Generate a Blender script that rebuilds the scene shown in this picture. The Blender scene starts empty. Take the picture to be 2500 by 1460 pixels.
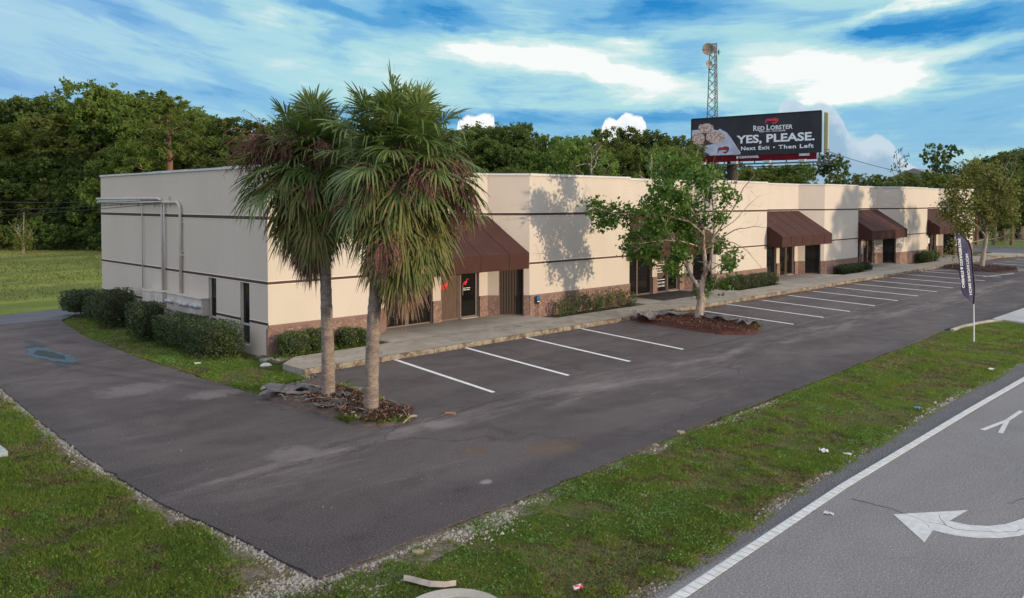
import bpy, math, random
import numpy as np
from mathutils import Vector
S = bpy.context.scene
COL = S.collection
R_ = math.radians
# ------------------------------------------------------------------ camera
CAMPOS = np.array([-12.13, -22.45, 4.65])
q = math.sqrt(.5)
FWD = np.array([q, q, 0.]); RGT = np.array([q, -q, 0.])
cd = bpy.data.cameras.new('camera'); cam = bpy.data.objects.new('camera', cd); COL.objects.link(cam)
cam.location = CAMPOS; cam.rotation_euler = (R_(90 - 1.6), 0, R_(-45))
cd.sensor_fit = 'HORIZONTAL'; cd.sensor_width = 36.; cd.lens = 36. * 2002 / 2500
cd.shift_x = 0.; cd.shift_y = -(730 - 548.92) / 2500
cd.clip_start = .1; cd.clip_end = 6000
S.camera = cam
# ------------------------------------------------------------------ light
SUN_AZ = (0.305, -0.952); SUN_EL = 7.0
sd = np.array([SUN_AZ[0], SUN_AZ[1], 0.]); sd /= np.linalg.norm(sd)
sd = sd * math.cos(R_(SUN_EL)) + np.array([0, 0, math.sin(R_(SUN_EL))])
sl = bpy.data.lights.new('sun', 'SUN'); sl.energy = 3.5; sl.angle = R_(.9); sl.color = (1., .80, .56)
so = bpy.data.objects.new('sun', sl); COL.objects.link(so)
so.rotation_euler = Vector(sd).to_track_quat('Z', 'Y').to_euler(); so.location = (30, -60, 40)
S.view_settings.view_transform = 'Standard'; S.view_settings.look = 'None'
S.view_settings.exposure = 0.0; S.view_settings.gamma = 1.; S.view_settings.use_curve_mapping = False
S.cycles.max_bounces = 6; S.cycles.diffuse_bounces = 3; S.cycles.transparent_max_bounces = 6
S.cycles.caustics_reflective = False; S.cycles.caustics_refractive = False

class NT:
    """small helper for node trees"""
    def __init__(s, t): s.t = t; t.nodes.clear()
    def n(s, ty, **k):
        nd = s.t.nodes.new(ty)
        for a, b in k.items(): setattr(nd, a, b)
        return nd
    def put(s, sock, v):
        if isinstance(v, bpy.types.NodeSocket): s.t.links.new(v, sock)
        elif v is not None:
            if isinstance(v, (tuple, list)) and len(v) == 3 and sock.type == 'RGBA': v = (*v, 1)
            sock.default_value = v
    def m(s, op, a, b=None, c=None, clamp=False):
        nd = s.n('ShaderNodeMath', operation=op, use_clamp=clamp)
        s.put(nd.inputs[0], a)
        if b is not None: s.put(nd.inputs[1], b)
        if c is not None: s.put(nd.inputs[2], c)
        return nd.outputs[0]
    def vm(s, op, a, b=None, out=0):
        nd = s.n('ShaderNodeVectorMath', operation=op)
        s.put(nd.inputs[0], a)
        if b is not None: s.put(nd.inputs[1], b)
        return nd.outputs['Value'] if op == 'DOT_PRODUCT' else nd.outputs[out]
    def mix(s, f, a, b, mode='MIX'):
        nd = s.n('ShaderNodeMix', data_type='RGBA', blend_type=mode); nd.clamp_factor = True
        s.put(nd.inputs[0], f); s.put(nd.inputs[6], a); s.put(nd.inputs[7], b)
        return nd.outputs[2]
    def noise(s, v, scale, det=3., rough=.5, dist=0.):
        nd = s.n('ShaderNodeTexNoise'); s.put(nd.inputs['Vector'], v)
        s.put(nd.inputs['Scale'], scale); s.put(nd.inputs['Detail'], det); s.put(nd.inputs['Roughness'], rough); s.put(nd.inputs['Distortion'], dist)
        return nd.outputs[0]
    def sm(s, v, lo, hi, a=0., b=1.):
        nd = s.n('ShaderNodeMapRange', interpolation_type='SMOOTHSTEP')
        s.put(nd.inputs[0], v); s.put(nd.inputs[1], lo); s.put(nd.inputs[2], hi); s.put(nd.inputs[3], a); s.put(nd.inputs[4], b)
        return nd.outputs[0]
    def xyz(s, x, y, z=0.):
        nd = s.n('ShaderNodeCombineXYZ'); s.put(nd.inputs[0], x); s.put(nd.inputs[1], y); s.put(nd.inputs[2], z); return nd.outputs[0]
    def scale(s, v, k):
        nd = s.n('ShaderNodeVectorMath', operation='MULTIPLY'); s.put(nd.inputs[0], v); nd.inputs[1].default_value = k; return nd.outputs[0]

# ------------------------------------------------------------------ world
w = bpy.data.worlds.new('World'); S.world = w; w.use_nodes = True
T = NT(w.node_tree)
tc = T.n('ShaderNodeTexCoord').outputs['Generated']
sky = T.n('ShaderNodeTexSky', sky_type='NISHITA'); sky.sun_disc = False
sky.sun_elevation = R_(SUN_EL); sky.sun_rotation = math.atan2(SUN_AZ[0], SUN_AZ[1]); sky.air_density = 1.; sky.dust_density = .6; sky.ozone_density = 2.5
def AE(px, py):
    x = px - 1250.; return math.atan2(x, 2002.), math.atan((493. - py) / math.hypot(2002., x))
dz = T.vm('DOT_PRODUCT', tc, (0, 0, 1)); dr = T.vm('DOT_PRODUCT', tc, tuple(RGT)); df = T.vm('DOT_PRODUCT', tc, tuple(FWD))
az = T.m('ARCTAN2', dr, df); el = T.m('ARCSINE', dz)
# valley shaped streak field of the cirrus
azs = T.m('SUBTRACT', az, .22)
vv = T.m('SUBTRACT', el, T.m('MULTIPLY', T.m('MULTIPLY', azs, azs), .17))
p1 = T.xyz(T.m('MULTIPLY', az, 2.2), T.m('MULTIPLY', vv, 9.), 0.)
n1 = T.noise(p1, 1.5, 6., .58, 1.0)
n2 = T.noise(T.xyz(T.m('MULTIPLY', az, 5.), T.m('MULTIPLY', vv, 34.), 3.), 1.7, 8., .66, .9)
n3 = T.noise(T.xyz(T.m('MULTIPLY', az, 3.), T.m('MULTIPLY', vv, 7.), 9.), 1.8, 4., .55, .6)
dens = T.m('ADD', T.m('MULTIPLY', n1, .75), T.m('ADD', T.m('MULTIPLY', n2, .42), T.m('MULTIPLY', n3, .5)))
dens = T.m('SUBTRACT', T.m('MULTIPLY', dens, 1.15), .46)
wz = T.xyz(T.m('MULTIPLY', az, 3.), T.m('MULTIPLY', vv, 8.), 5.)
azw = T.m('ADD', az, T.m('MULTIPLY', T.m('SUBTRACT', T.noise(wz, 2.2, 6., .6), .5), .16)); elw = T.m('ADD', el, T.m('MULTIPLY', T.m('SUBTRACT', T.noise(T.xyz(T.m('MULTIPLY', az, 3.), T.m('MULTIPLY', vv, 9.), 15.), 2.6, 7., .62), .5), .055))
def blob(px, py, sx, sy, rot, amp):
    a0, e0 = AE(px, py); sx /= 2002.; sy /= 2002.
    c, s_ = math.cos(rot), math.sin(rot)
    da = T.m('SUBTRACT', azw, a0); de = T.m('SUBTRACT', elw, e0)
    u = T.m('ADD', T.m('MULTIPLY', da, c / sx), T.m('MULTIPLY', de, s_ / sx))
    v = T.m('ADD', T.m('MULTIPLY', da, -s_ / sy), T.m('MULTIPLY', de, c / sy))
    r2 = T.m('ADD', T.m('MULTIPLY', u, u), T.m('MULTIPLY', v, v))
    return T.m('MULTIPLY', T.m('EXPONENT', T.m('MULTIPLY', r2, -1.)), amp)
BL = [(1330, 150, 230, 38, -.17, .60), (1560, 195, 190, 42, -.2, .55), (1180, 125, 60, 30, 0, .3), (1520, 105, 90, 16, -.1, .4),
      (1960, 175, 190, 45, -.12, .60), (2180, 185, 220, 34, .28, .50), (2010, 238, 70, 16, 0, .5), (1750, 260, 120, 26, 0, .2),
      (720, 150, 420, 60, -.22, .20), (650, 30, 60, 30, -.5, .25), (2300, 2, 220, 9, .1, .4),
      (2330, 62, 220, 26, .08, -.52), (2140, 75, 90, 14, .05, -.35), (230, 5, 230, 26, -.3, -.35), (800, 20, 160, 26, -.15, -.35), (1090, 35, 160, 30, -.2, -.4),
      (1130, 288, 260, 22, -.05, -.45), (1620, 292, 160, 16, 0, -.35), (1620, 30, 190, 34, .1, -.42), (1690, 170, 60, 20, 0, -.25),
      (2440, 140, 130, 30, .2, -.28), (60, 205, 300, 25, -.1, -.18), (500, 225, 200, 18, -.1, -.22)]
for b in BL: dens = T.m('ADD', dens, blob(*b))
cr = T.n('ShaderNodeValToRGB'); T.put(cr.inputs[0], dens)
E_ = cr.color_ramp; E_.interpolation = 'EASE'
K = 10.
stops = [(0., (.01, .26, .66)), (.2, (.10, .40, .76)), (.4, (.25, .57, .85)), (.62, (.47, .80, .87)), (.84, (.76, .95, .94)), (1., (1.08, 1.1, 1.08))]
while len(E_.elements) < len(stops): E_.elements.new(.5)
for e, (p, c) in zip(E_.elements, stops): e.position = p; e.color = (*c, 1)
skyc = T.mix(1., cr.outputs[0], (K, K, K), 'MULTIPLY')
# violet tint on the left, the true daylight sky shows through everywhere a little
skyc = T.mix(T.sm(az, -.15, -.6, 0., .38), skyc, (3.6 , 5.2, 8.6))
skyc = T.mix(T.sm(el, .10, .0, 0., .35), skyc, (5.6, 7.3, 8.4))
def cumulus(pts, col, colr, nscale, namp, seed):
    """cloud bank whose upper edge follows pts (bearing, height) roughened by noise"""
    global skyc
    fc = T.n('ShaderNodeFloatCurve'); m_ = fc.mapping; m_.use_clip = False; c = m_.curves[0]
    P = [(a + .7) / 1.4 for a, e in [AE(*p) for p in pts]]; Q = [AE(*p)[1] * 4 + .3 for p in pts]
    while len(c.points) < len(P): c.points.new(.5, .5)
    for pt, x, y in zip(c.points, P, Q): pt.location = (x, y); pt.handle_type = 'VECTOR'
    m_.update()
    T.put(fc.inputs['Value'], T.m('DIVIDE', T.m('ADD', az, .7), 1.4))
    h = T.m('DIVIDE', T.m('SUBTRACT', fc.outputs[0], .3), 4.)
    nz = T.noise(T.xyz(az, el, seed), nscale, 7., .62)
    d = T.m('SUBTRACT', T.m('ADD', h, T.m('MULTIPLY', T.m('SUBTRACT', nz, .5), namp)), el)
    mask = T.m('MULTIPLY', T.sm(d, -.001, .0035), T.sm(dz, -.05, -.02))
    mask = T.m('MULTIPLY', mask, T.sm(df, 0., .2))
    shade = T.mix(T.sm(T.m('ADD', d, T.m('MULTIPLY', T.m('SUBTRACT', T.noise(T.xyz(az, el, seed + 3.), nscale * .8, 5., .6), .5), .06)), .0, .03), col, colr)
    skyc = T.mix(mask, skyc, shade)
Z0 = 560
cumulus([(0, Z0), (1860, Z0), (1885, 300), (1905, 246), (1945, 240), (1970, 262), (1995, 248), (2035, 262), (2060, 300), (2072, 335), (2110, 338), (2150, 332), (2180, 352), (2205, 392), (2260, 420), (2330, 432), (2420, 450), (2500, Z0)],
        (6.4, 7.8, 9.0), (3.6, 5.5, 7.4), 34., .024, 2.)
cumulus([(0, Z0), (1090, Z0), (1118, 296), (1140, 279), (1160, 288), (1185, 276), (1207, 282), (1225, Z0), (1455, Z0), (1468, 296), (1490, 283), (1503, 292), (1525, 272), (1560, 282), (1580, 290), (1592, Z0), (2500, Z0)],
        (11.5, 11.5, 11.5), (9.5, 9.8, 10.2), 60., .016, 7.)
# unseen sky behind the camera and overhead, brightened to light walls and ground
back = T.sm(df, .1, -.6)
skyc = T.mix(back, skyc, (11.2, 12.1, 14.6))
skyc = T.mix(T.sm(dz, .35, .75), skyc, (12.2, 12.3, 13.4))
skyc = T.mix(.15, skyc, sky.outputs[0])
skyc = T.mix(T.sm(dz, .0, -.03), skyc, (1.2, 1.3, 1.1))
bg = T.n('ShaderNodeBackground'); T.put(bg.inputs[0], skyc); bg.inputs[1].default_value = .1
T.t.links.new(bg.outputs[0], T.n('ShaderNodeOutputWorld').inputs[0])

# ------------------------------------------------------------------ materials
MATS = {}
def mat(name, c1, c2=None, scale=3., rough=.8, bump=0., bscale=40., c3=None, spec=.3, metal=0., world=True, stretch=(1, 1, 1), lo=.35, hi=.65, fine=None, trans=0., rnd=0., det=4.):
    """two or three tone noise material; world=True keeps the pattern fixed in the place"""
    if name in MATS: return MATS[name]
    m = bpy.data.materials.new(name); m.use_nodes = True; N = NT(m.node_tree)
    v = N.n('ShaderNodeNewGeometry').outputs['Position'] if world else N.n('ShaderNodeTexCoord').outputs['Object']
    v = N.scale(v, stretch)
    col = N.mix(N.sm(N.noise(v, scale, det, .6), lo, hi), c1, c2 or c1)
    if c3: col = N.mix(N.sm(N.noise(v, scale * 3.7, 4., .6), .52, .72), col, c3)
    if fine: col = N.mix(N.m('MULTIPLY', N.sm(N.noise(v, fine[0], 2., .7), .5, .75), fine[1]), col, fine[2])
    if rnd:
        oi = N.n('ShaderNodeObjectInfo').outputs['Random']
        hs = N.n('ShaderNodeHueSaturation'); N.put(hs.inputs['Color'], col)
        N.put(hs.inputs['Value'], N.m('ADD', 1 - rnd, N.m('MULTIPLY', oi, 2 * rnd)))
        N.put(hs.inputs['Hue'], N.m('ADD', .5 - .02, N.m('MULTIPLY', oi, .04))); col = hs.outputs[0]
    b = N.n('ShaderNodeBsdfPrincipled'); N.put(b.inputs['Base Color'], col); b.inputs['Roughness'].default_value = rough
    b.inputs['Specular IOR Level'].default_value = spec; b.inputs['Metallic'].default_value = metal
    if bump:
        bp = N.n('ShaderNodeBump'); bp.inputs['Strength'].default_value = bump; bp.inputs['Distance'].default_value = .02
        N.put(bp.inputs['Height'], N.noise(v, bscale, 3., .65)); N.put(b.inputs['Normal'], bp.outputs[0])
    out = N.n('ShaderNodeOutputMaterial'); sh = b.outputs[0]
    if trans:
        tr = N.n('ShaderNodeBsdfTranslucent'); N.put(tr.inputs[0], N.mix(.5, col, (.25, .32, .03)))
        mx = N.n('ShaderNodeMixShader'); mx.inputs[0].default_value = trans
        N.put(mx.inputs[1], sh); N.put(mx.inputs[2], tr.outputs[0]); sh = mx.outputs[0]
    N.put(out.inputs[0], sh); MATS[name] = m; return m

stucco = mat('stucco', (.54, .475, .40), (.57, .505, .43), .6, .9, .35, 60., c3=(.55, .475, .395), fine=(55., .22, (.49, .42, .35)), stretch=(1, 1, .45))
stucco_edge = mat('stucco_reveal', (.72, .64, .54), rough=.9)
brown_trim = mat('brown_trim', (.062, .036, .030), (.08, .047, .038), 4., .7)
splitface = mat('split_face_block', (.19, .112, .09), (.24, .15, .122), 2., .9, 1., 22., c3=(.16, .092, .075), fine=(12., 1., (.42, .31, .25)))
coping_m = mat('coping_metal', (.50, .50, .50), (.58, .58, .57), 1.2, .5)
awning_m = mat('awning_canvas', (.050, .019, .015), (.060, .023, .018), 1.5, .85, .15, 80., fine=(30., .25, (.06, .022, .02)))
frame_m = mat('bronze_frame', (.12, .082, .062), (.15, .10, .08), 5., .45, spec=.5)
glass_m = mat('dark_glass', (.008, .008, .008), (.012, .010, .009), .6, .04, spec=.32)
glass2_m = mat('blue_black_glass', (.012, .018, .026), rough=.06, spec=.4)
wood_m = mat('brown_panel', (.11, .065, .042), (.075, .042, .028), 6., .6, stretch=(6, 6, .3))
blind_m = mat('blind_slat', (.09, .065, .05), rough=.6)
white_m = mat('white_vinyl', (.8, .8, .8), rough=.5)
red_m = mat('red_vinyl', (.75, .02, .03), rough=.5)
pipe_m = mat('painted_conduit', (.50, .46, .41), (.56, .52, .47), 3., .6)
box_m = mat('painted_metal_box', (.50, .45, .40), (.56, .51, .46), 2.5, .6, c3=(.44, .38, .33))
meterglass = mat('meter_glass', (.55, .58, .6), (.25, .27, .3), 9., .1, spec=.6)
roof_m = mat('roof_membrane', (.35, .35, .34), (.25, .25, .24), .4, .9)
dark_m = mat('dark_rubber', (.02, .02, .02), rough=.7)

# ------------------------------------------------------------------ mesh tools
def link(o): COL.objects.link(o); return o
def tag(o, label=None, cat=None, group=None, kind=None):
    for k, v in (('label', label), ('category', cat), ('group', group), ('kind', kind)):
        if v: o[k] = v
    return o
def empty(name, loc, label, cat, group=None):
    o = bpy.data.objects.new(name, None); o.location = loc; o.empty_display_size = .2; link(o)
    return tag(o, label, cat, group)
def wloc(o):
    v = np.zeros(3)
    while o: v = v + np.array(o.location); o = o.parent
    return v
def np_mesh(name, V, F, mats, mi=None, smooth=False):
    """V (n,3); F (m,k) equal sized faces"""
    V = np.asarray(V, np.float32); F = np.asarray(F, np.int32); me = bpy.data.meshes.new(name)
    me.vertices.add(len(V)); me.vertices.foreach_set('co', V.ravel())
    k = F.shape[1]; me.loops.add(F.size); me.loops.foreach_set('vertex_index', F.ravel())
    me.polygons.add(len(F)); me.polygons.foreach_set('loop_start', np.arange(0, F.size, k, dtype=np.int32))
    for m in (mats if isinstance(mats, (list, tuple)) else [mats]): me.materials.append(m)
    if mi is not None: me.polygons.foreach_set('material_index', np.asarray(mi, np.int32))
    if smooth: me.polygons.foreach_set('use_smooth', np.ones(len(F), bool))
    me.update(calc_edges=True); return me
def obj(name, me, parent=None, origin=None):
    """link a mesh whose vertices are in world coordinates, moving its origin to parent or origin"""
    o = bpy.data.objects.new(name, me); link(o)
    off = wloc(parent) if parent else np.zeros(3)
    if origin is not None: o.location = np.array(origin) - off; off = np.array(origin)
    if np.any(off): me.transform(__import__('mathutils').Matrix.Translation(Vector(-off)))
    if parent: o.parent = parent
    return o
class MB:
    def __init__(s): s.v = []; s.f = []; s.m = []
    def add(s, V, F, mi=0):
        b = len(s.v); s.v += [tuple(map(float, p)) for p in V]
        s.f += [tuple(i + b for i in f) for f in F]; s.m += [mi] * len(F); return s
    def box(s, x0, x1, y0, y1, z0, z1, mi=0):
        return s.hexa([(x0, y0), (x1, y0), (x1, y1), (x0, y1)], z0, z1, mi)
    def hexa(s, P, z0, z1, mi=0):
        """vertical prism over polygon P (counter clockwise)"""
        n = len(P); V = [(x, y, z0) for x, y in P] + [(x, y, z1) for x, y in P]
        F = [tuple(range(n - 1, -1, -1)), tuple(range(n, 2 * n))] + [(i, (i + 1) % n, n + (i + 1) % n, n + i) for i in range(n)]
        return s.add(V, F, mi)
    def seg(s, a, b, z0, z1, t0, t1, mi=0):
        """box along a->b; t is the distance to the left of a->b"""
        a = np.array(a, float); b = np.array(b, float); d = (b - a) / np.linalg.norm(b - a); n = np.array([-d[1], d[0]])
        P = [a + n * t0, b + n * t0, b + n * t1, a + n * t1]
        if t1 < t0: P = P[::-1]
        return s.hexa([tuple(p) for p in P], z0, z1, mi)
    def tube(s, P, r, k=8, mi=0, cap=True):
        P = [np.array(p, float) for p in P]; r = r if hasattr(r, '__len__') else [r] * len(P)
        b = len(s.v); up = None; ring = []
        for i, p in enumerate(P):
            d = P[min(i + 1, len(P) - 1)] - P[max(i - 1, 0)]; d = d / (np.linalg.norm(d) + 1e-9)
            if up is None: up = np.cross(d, (0, 0, 1) if abs(d[2]) < .9 else (1, 0, 0))
            up = up - d * (up @ d); up /= np.linalg.norm(up) + 1e-9; w_ = np.cross(d, up)
            for j in range(k):
                a = 2 * math.pi * j / k; s.v.append(tuple(p + (up * math.cos(a) + w_ * math.sin(a)) * r[i]))
        for i in range(len(P) - 1):
            for j in range(k):
                a0 = b + i * k + j; a1 = b + i * k + (j + 1) % k; s.f.append((a0, a1, a1 + k, a0 + k)); s.m.append(mi)
        if cap:
            s.f.append(tuple(b + j for j in range(k - 1, -1, -1))); s.m.append(mi)
            s.f.append(tuple(b + (len(P) - 1) * k + j for j in range(k))); s.m.append(mi)
        return s
    def beam(s, a, b, w_, h, mi=0):
        """rectangular bar between two points"""
        a = np.array(a, float); b = np.array(b, float); d = b - a; d /= np.linalg.norm(d)
        u = np.cross(d, (0, 0, 1)); u = u / np.linalg.norm(u) if np.linalg.norm(u) > 1e-6 else np.array([1., 0, 0]); v = np.cross(u, d)
        V = [p + u * i * w_ / 2 + v * j * h / 2 for p in (a, b) for i, j in ((-1, -1), (1, -1), (1, 1), (-1, 1))]
        return s.add(V, [(0, 1, 2, 3), (7, 6, 5, 4), (0, 4, 5, 1), (1, 5, 6, 2), (2, 6, 7, 3), (3, 7, 4, 0)], mi)
    def lathe(s, c, prof, k=16, axis=(0, 0, 1), mi=0):
        c = np.array(c, float); ax = np.array(axis, float); ax /= np.linalg.norm(ax)
        u = np.cross(ax, (0, 0, 1) if abs(ax[2]) < .9 else (1, 0, 0)); u /= np.linalg.norm(u); v = np.cross(ax, u); b = len(s.v)
        for r, h in prof:
            for j in range(k):
                a = 2 * math.pi * j / k; s.v.append(tuple(c + ax * h + (u * math.cos(a) + v * math.sin(a)) * r))
        for i in range(len(prof) - 1):
            for j in range(k):
                a0 = b + i * k + j; a1 = b + i * k + (j + 1) % k; s.f.append((a0, a1, a1 + k, a0 + k)); s.m.append(mi)
        return s
    def build(s, name, mats, parent=None, origin=None, smooth=False, bevel=0.):
        me = bpy.data.meshes.new(name); me.from_pydata(s.v, [], s.f)
        for m in (mats if isinstance(mats, (list, tuple)) else [mats]): me.materials.append(m)
        me.polygons.foreach_set('material_index', s.m)
        if smooth: me.polygons.foreach_set('use_smooth', [True] * len(s.f))
        me.update(); o = obj(name, me, parent, origin)
        if bevel:
            bv = o.modifiers.new('bevel', 'BEVEL'); bv.width = bevel; bv.segments = 2; bv.limit_method = 'ANGLE'
        return o
def slab(name, P, z0, z1, m, kind='structure', parent=None):
    o = MB().hexa(P, z0, z1).build(name, m, parent)
    if kind and not parent: o['kind'] = kind
    return o
def at(lat, dep, z=0.):
    """a place given as metres to the right and metres ahead of where the photographer stood"""
    p = CAMPOS + RGT * lat + FWD * dep; return np.array([p[0], p[1], z])
def vnoise(x, y, s, seed):
    g = np.random.default_rng(seed).random((128, 128)); x = np.asarray(x) * s + 500.3; y = np.asarray(y) * s + 500.7
    xi = np.floor(x).astype(int); yi = np.floor(y).astype(int); fx = x - xi; fy = y - yi; fx = fx * fx * (3 - 2 * fx); fy = fy * fy * (3 - 2 * fy)
    G = lambda i, j: g[i % 128, j % 128]
    return (G(xi, yi) * (1 - fx) + G(xi + 1, yi) * fx) * (1 - fy) + (G(xi, yi + 1) * (1 - fx) + G(xi + 1, yi + 1) * fx) * fy
def inpoly(x, y, P):
    r = np.zeros(len(x), bool); n = len(P)
    for i in range(n):
        x0, y0 = P[i]; x1, y1 = P[(i + 1) % n]
        c = ((y0 > y) != (y1 > y)) & (x < (x1 - x0) * (y - y0) / ((y1 - y0) + 1e-12) + x0); r ^= c
    return r
def text(name, s, org, xd, yd, height, width, m, parent, bold=.0, off=.006, spacing=1.):
    """lettering mesh: cap height and total width are fitted"""
    c = bpy.data.curves.new('lettering', 'FONT'); c.body = s; c.size = 1.; c.offset = bold; c.space_character = spacing; c.resolution_u = 3
    o = bpy.data.objects.new('lettering', c); link(o); dg = bpy.context.evaluated_depsgraph_get()
    me = bpy.data.meshes.new_from_object(o.evaluated_get(dg)); bpy.data.objects.remove(o)
    V = np.array([v.co[:] for v in me.vertices]); V[:, 0] -= V[:, 0].min(); V[:, 0] *= width / V[:, 0].max()
    V[:, 1] *= height / .7
    xd = np.array(xd, float); yd = np.array(yd, float); n = np.cross(xd, yd)
    W = np.array(org) + V[:, :1] * xd + V[:, 1:2] * yd + n * off
    me.vertices.foreach_set('co', W.astype(np.float32).ravel()); me.materials.clear(); me.materials.append(m); me.update()
    return obj(name, me, parent)

# ------------------------------------------------------------------ ground
def ground_mat():
    m = bpy.data.materials.new('lawn_soil'); m.use_nodes = True; N = NT(m.node_tree)
    P = N.n('ShaderNodeNewGeometry').outputs['Position']
    g = N.mix(N.sm(N.noise(P, 1.1, 5., .65), .4, .62), (.075, .12, .024), (.12, .10, .05))
    g = N.mix(N.sm(N.noise(P, 14., 3., .7), .45, .7), g, (.040, .062, .018))
    g = N.mix(N.sm(N.noise(P, 60., 3., .7), .5, .75, 0., .6), g, (.15, .125, .085))
    sp = N.n('ShaderNodeSeparateXYZ'); N.put(sp.inputs[0], P)
    far = N.sm(sp.outputs[1], 14., 19.)
    f1 = N.mix(N.sm(N.noise(N.scale(P, (.35, 1., 1.)), .22, 4., .6), .42, .6), (.16, .20, .045), (.26, .29, .06))  # yellow-green patches: dry mowing, and sun through trees put into the colour
    f1 = N.mix(N.sm(N.noise(N.scale(P, (.5, 1, 1)), .5, 5., .7), .52, .72), f1, (.20, .16, .08))
    f1 = N.mix(N.sm(N.noise(P, 6., 4., .7), .45, .7, 0., .5), f1, (.06, .075, .02))
    bsd = N.n('ShaderNodeBsdfPrincipled'); N.put(bsd.inputs['Base Color'], N.mix(far, g, f1)); bsd.inputs['Roughness'].default_value = 1.; bsd.inputs['Specular IOR Level'].default_value = .1
    bp = N.n('ShaderNodeBump'); bp.inputs['Strength'].default_value = .8; bp.inputs['Distance'].default_value = .04; N.put(bp.inputs['Height'], N.noise(P, 25., 4., .7)); N.put(bsd.inputs['Normal'], bp.outputs[0])
    N.put(N.n('ShaderNodeOutputMaterial').inputs[0], bsd.outputs[0]); return m
slab('ground', [(-1500, -1500), (2500, -1500), (2500, 2500), (-1500, 2500)], -1., -.05, ground_mat())

def asphalt_mat(name, base, dust, dark, edges=None, k=1.):
    m = bpy.data.materials.new(name); m.use_nodes = True; N = NT(m.node_tree)
    P = N.n('ShaderNodeNewGeometry').outputs['Position']
    c = N.mix(N.sm(N.noise(N.scale(P, (.35, 1., 1.)), .5, 5., .6, .5), .35, .65), base, dust)
    c = N.mix(N.sm(N.noise(P, .55, 4., .6, 1.), .5, .72, 0., .55), c, dark)
    c = N.mix(N.sm(N.noise(N.scale(P, (.18, 1.1, 1.)), 1.3, 6., .7, .8), .56, .78, 0., .55 * k), c, tuple(v * 2.1 for v in dust))
    c = N.mix(N.sm(N.noise(P, 7., 4., .7, .4), .58, .8, 0., .5), c, dark)
    sp = N.n('ShaderNodeSeparateXYZ'); N.put(sp.inputs[0], P)
    if edges == 'lot':
        # dusty wheel line where stalls meet the aisle, dark fresh sealer along the outer edges
        wv = N.m('ADD', sp.outputs[1], N.m('MULTIPLY', N.m('SUBTRACT', N.noise(P, .22, 3.), .5), 1.6))
        d = N.m('ABSOLUTE', N.m('ADD', wv, 9.4))
        c = N.mix(N.m('MULTIPLY', N.sm(d, 1.1, .0), N.sm(N.noise(N.scale(P, (.4, 1.4, 1)), .9, 5., .7), .40, .72, 0., .75)), c, (.30, .255, .24))
        c = N.mix(N.sm(sp.outputs[1], -12.0, -13.0, 0., .45), c, (.040, .036, .040))
        c = N.mix(N.sm(sp.outputs[0], -6.1, -6.9, 0., .45), c, (.040, .036, .040))
        st = N.n('ShaderNodeTexVoronoi', feature='DISTANCE_TO_EDGE'); N.put(st.inputs['Vector'], N.vm('ADD', N.scale(P, (.55, 1., 1.)), N.scale(N.xyz(N.noise(P, 1.3, 4.), N.noise(P, 1.7, 4.)), (.9, .9, 0)))); st.inputs['Scale'].default_value = .16
        c = N.mix(N.sm(st.outputs[0], .006, .001, 0., .5), c, (.03, .027, .028))
        for (x, y, r, cc) in [(-6.15, -11.55, .16, dark), (-5.72, -12.98, .18, dark), (-3.4, -12.6, .2, dark), (-.7, -12.1, .55, (.13, .085, .055)), (-1.9, -11.2, .3, (.13, .085, .055)), (-3.3, -3.4, .6, (.19, .165, .155)), (-4.4, -1.5, .9, (.17, .15, .145)), (-4.3, -8.9, .5, (.2, .18, .17)), (-1.2, -9.3, .35, (.24, .21, .2)), (-4.4, 6.9, .35, (.02, .02, .025)), (-4.65, 3.6, .2, (.02, .02, .025)), (-2.9, -12.6, .12, (.3, .27, .26))]:
            dx = N.m('SUBTRACT', sp.outputs[0], x); dy = N.m('SUBTRACT', sp.outputs[1], y)
            rr = N.m('SQRT', N.m('ADD', N.m('MULTIPLY', N.m('MULTIPLY', dx, dx), .5), N.m('MULTIPLY', dy, dy)))
            rr = N.m('ADD', rr, N.m('MULTIPLY', N.m('SUBTRACT', N.noise(P, 3.5, 4., .7), .5), r * 1.6))
            c = N.mix(N.sm(rr, r, r * .35, 0., .8), c, cc)
    if edges == 'road':
        c = N.mix(N.sm(sp.outputs[1], -16.95, -16.8, 0., .75), c, (.055, .055, .062))
    sc = N.noise(P, 38., 4., .85)
    c = N.mix(N.sm(sc, .52, .66, 0., .80), c, tuple(min(1, v * 2.3) for v in dust))
    c = N.mix(N.sm(sc, .48, .34, 0., .8), c, tuple(v * .5 for v in dark))
    b = N.n('ShaderNodeBsdfPrincipled'); N.put(b.inputs['Base Color'], c); b.inputs['Specular IOR Level'].default_value = .25
    N.put(b.inputs['Roughness'], N.sm(N.noise(P, 1.5, 4.), .3, .7, .72, .95))
    bp = N.n('ShaderNodeBump'); bp.inputs['Strength'].default_value = .5; bp.inputs['Distance'].default_value = .012; N.put(bp.inputs['Height'], N.noise(P, 90., 3., .7)); N.put(b.inputs['Normal'], bp.outputs[0])
    N.put(N.n('ShaderNodeOutputMaterial').inputs[0], b.outputs[0]); return m
lot_m = asphalt_mat('lot_asphalt', (.070, .058, .057), (.108, .091, .087), (.046, .038, .039), 'lot')
road_m = asphalt_mat('road_asphalt', (.175, .168, .168), (.205, .195, .19), (.145, .14, .142), 'road', .3)
old_m = asphalt_mat('old_asphalt', (.10, .10, .112), (.125, .125, .135), (.085, .085, .095))
rng = np.random.default_rng(5)
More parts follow.
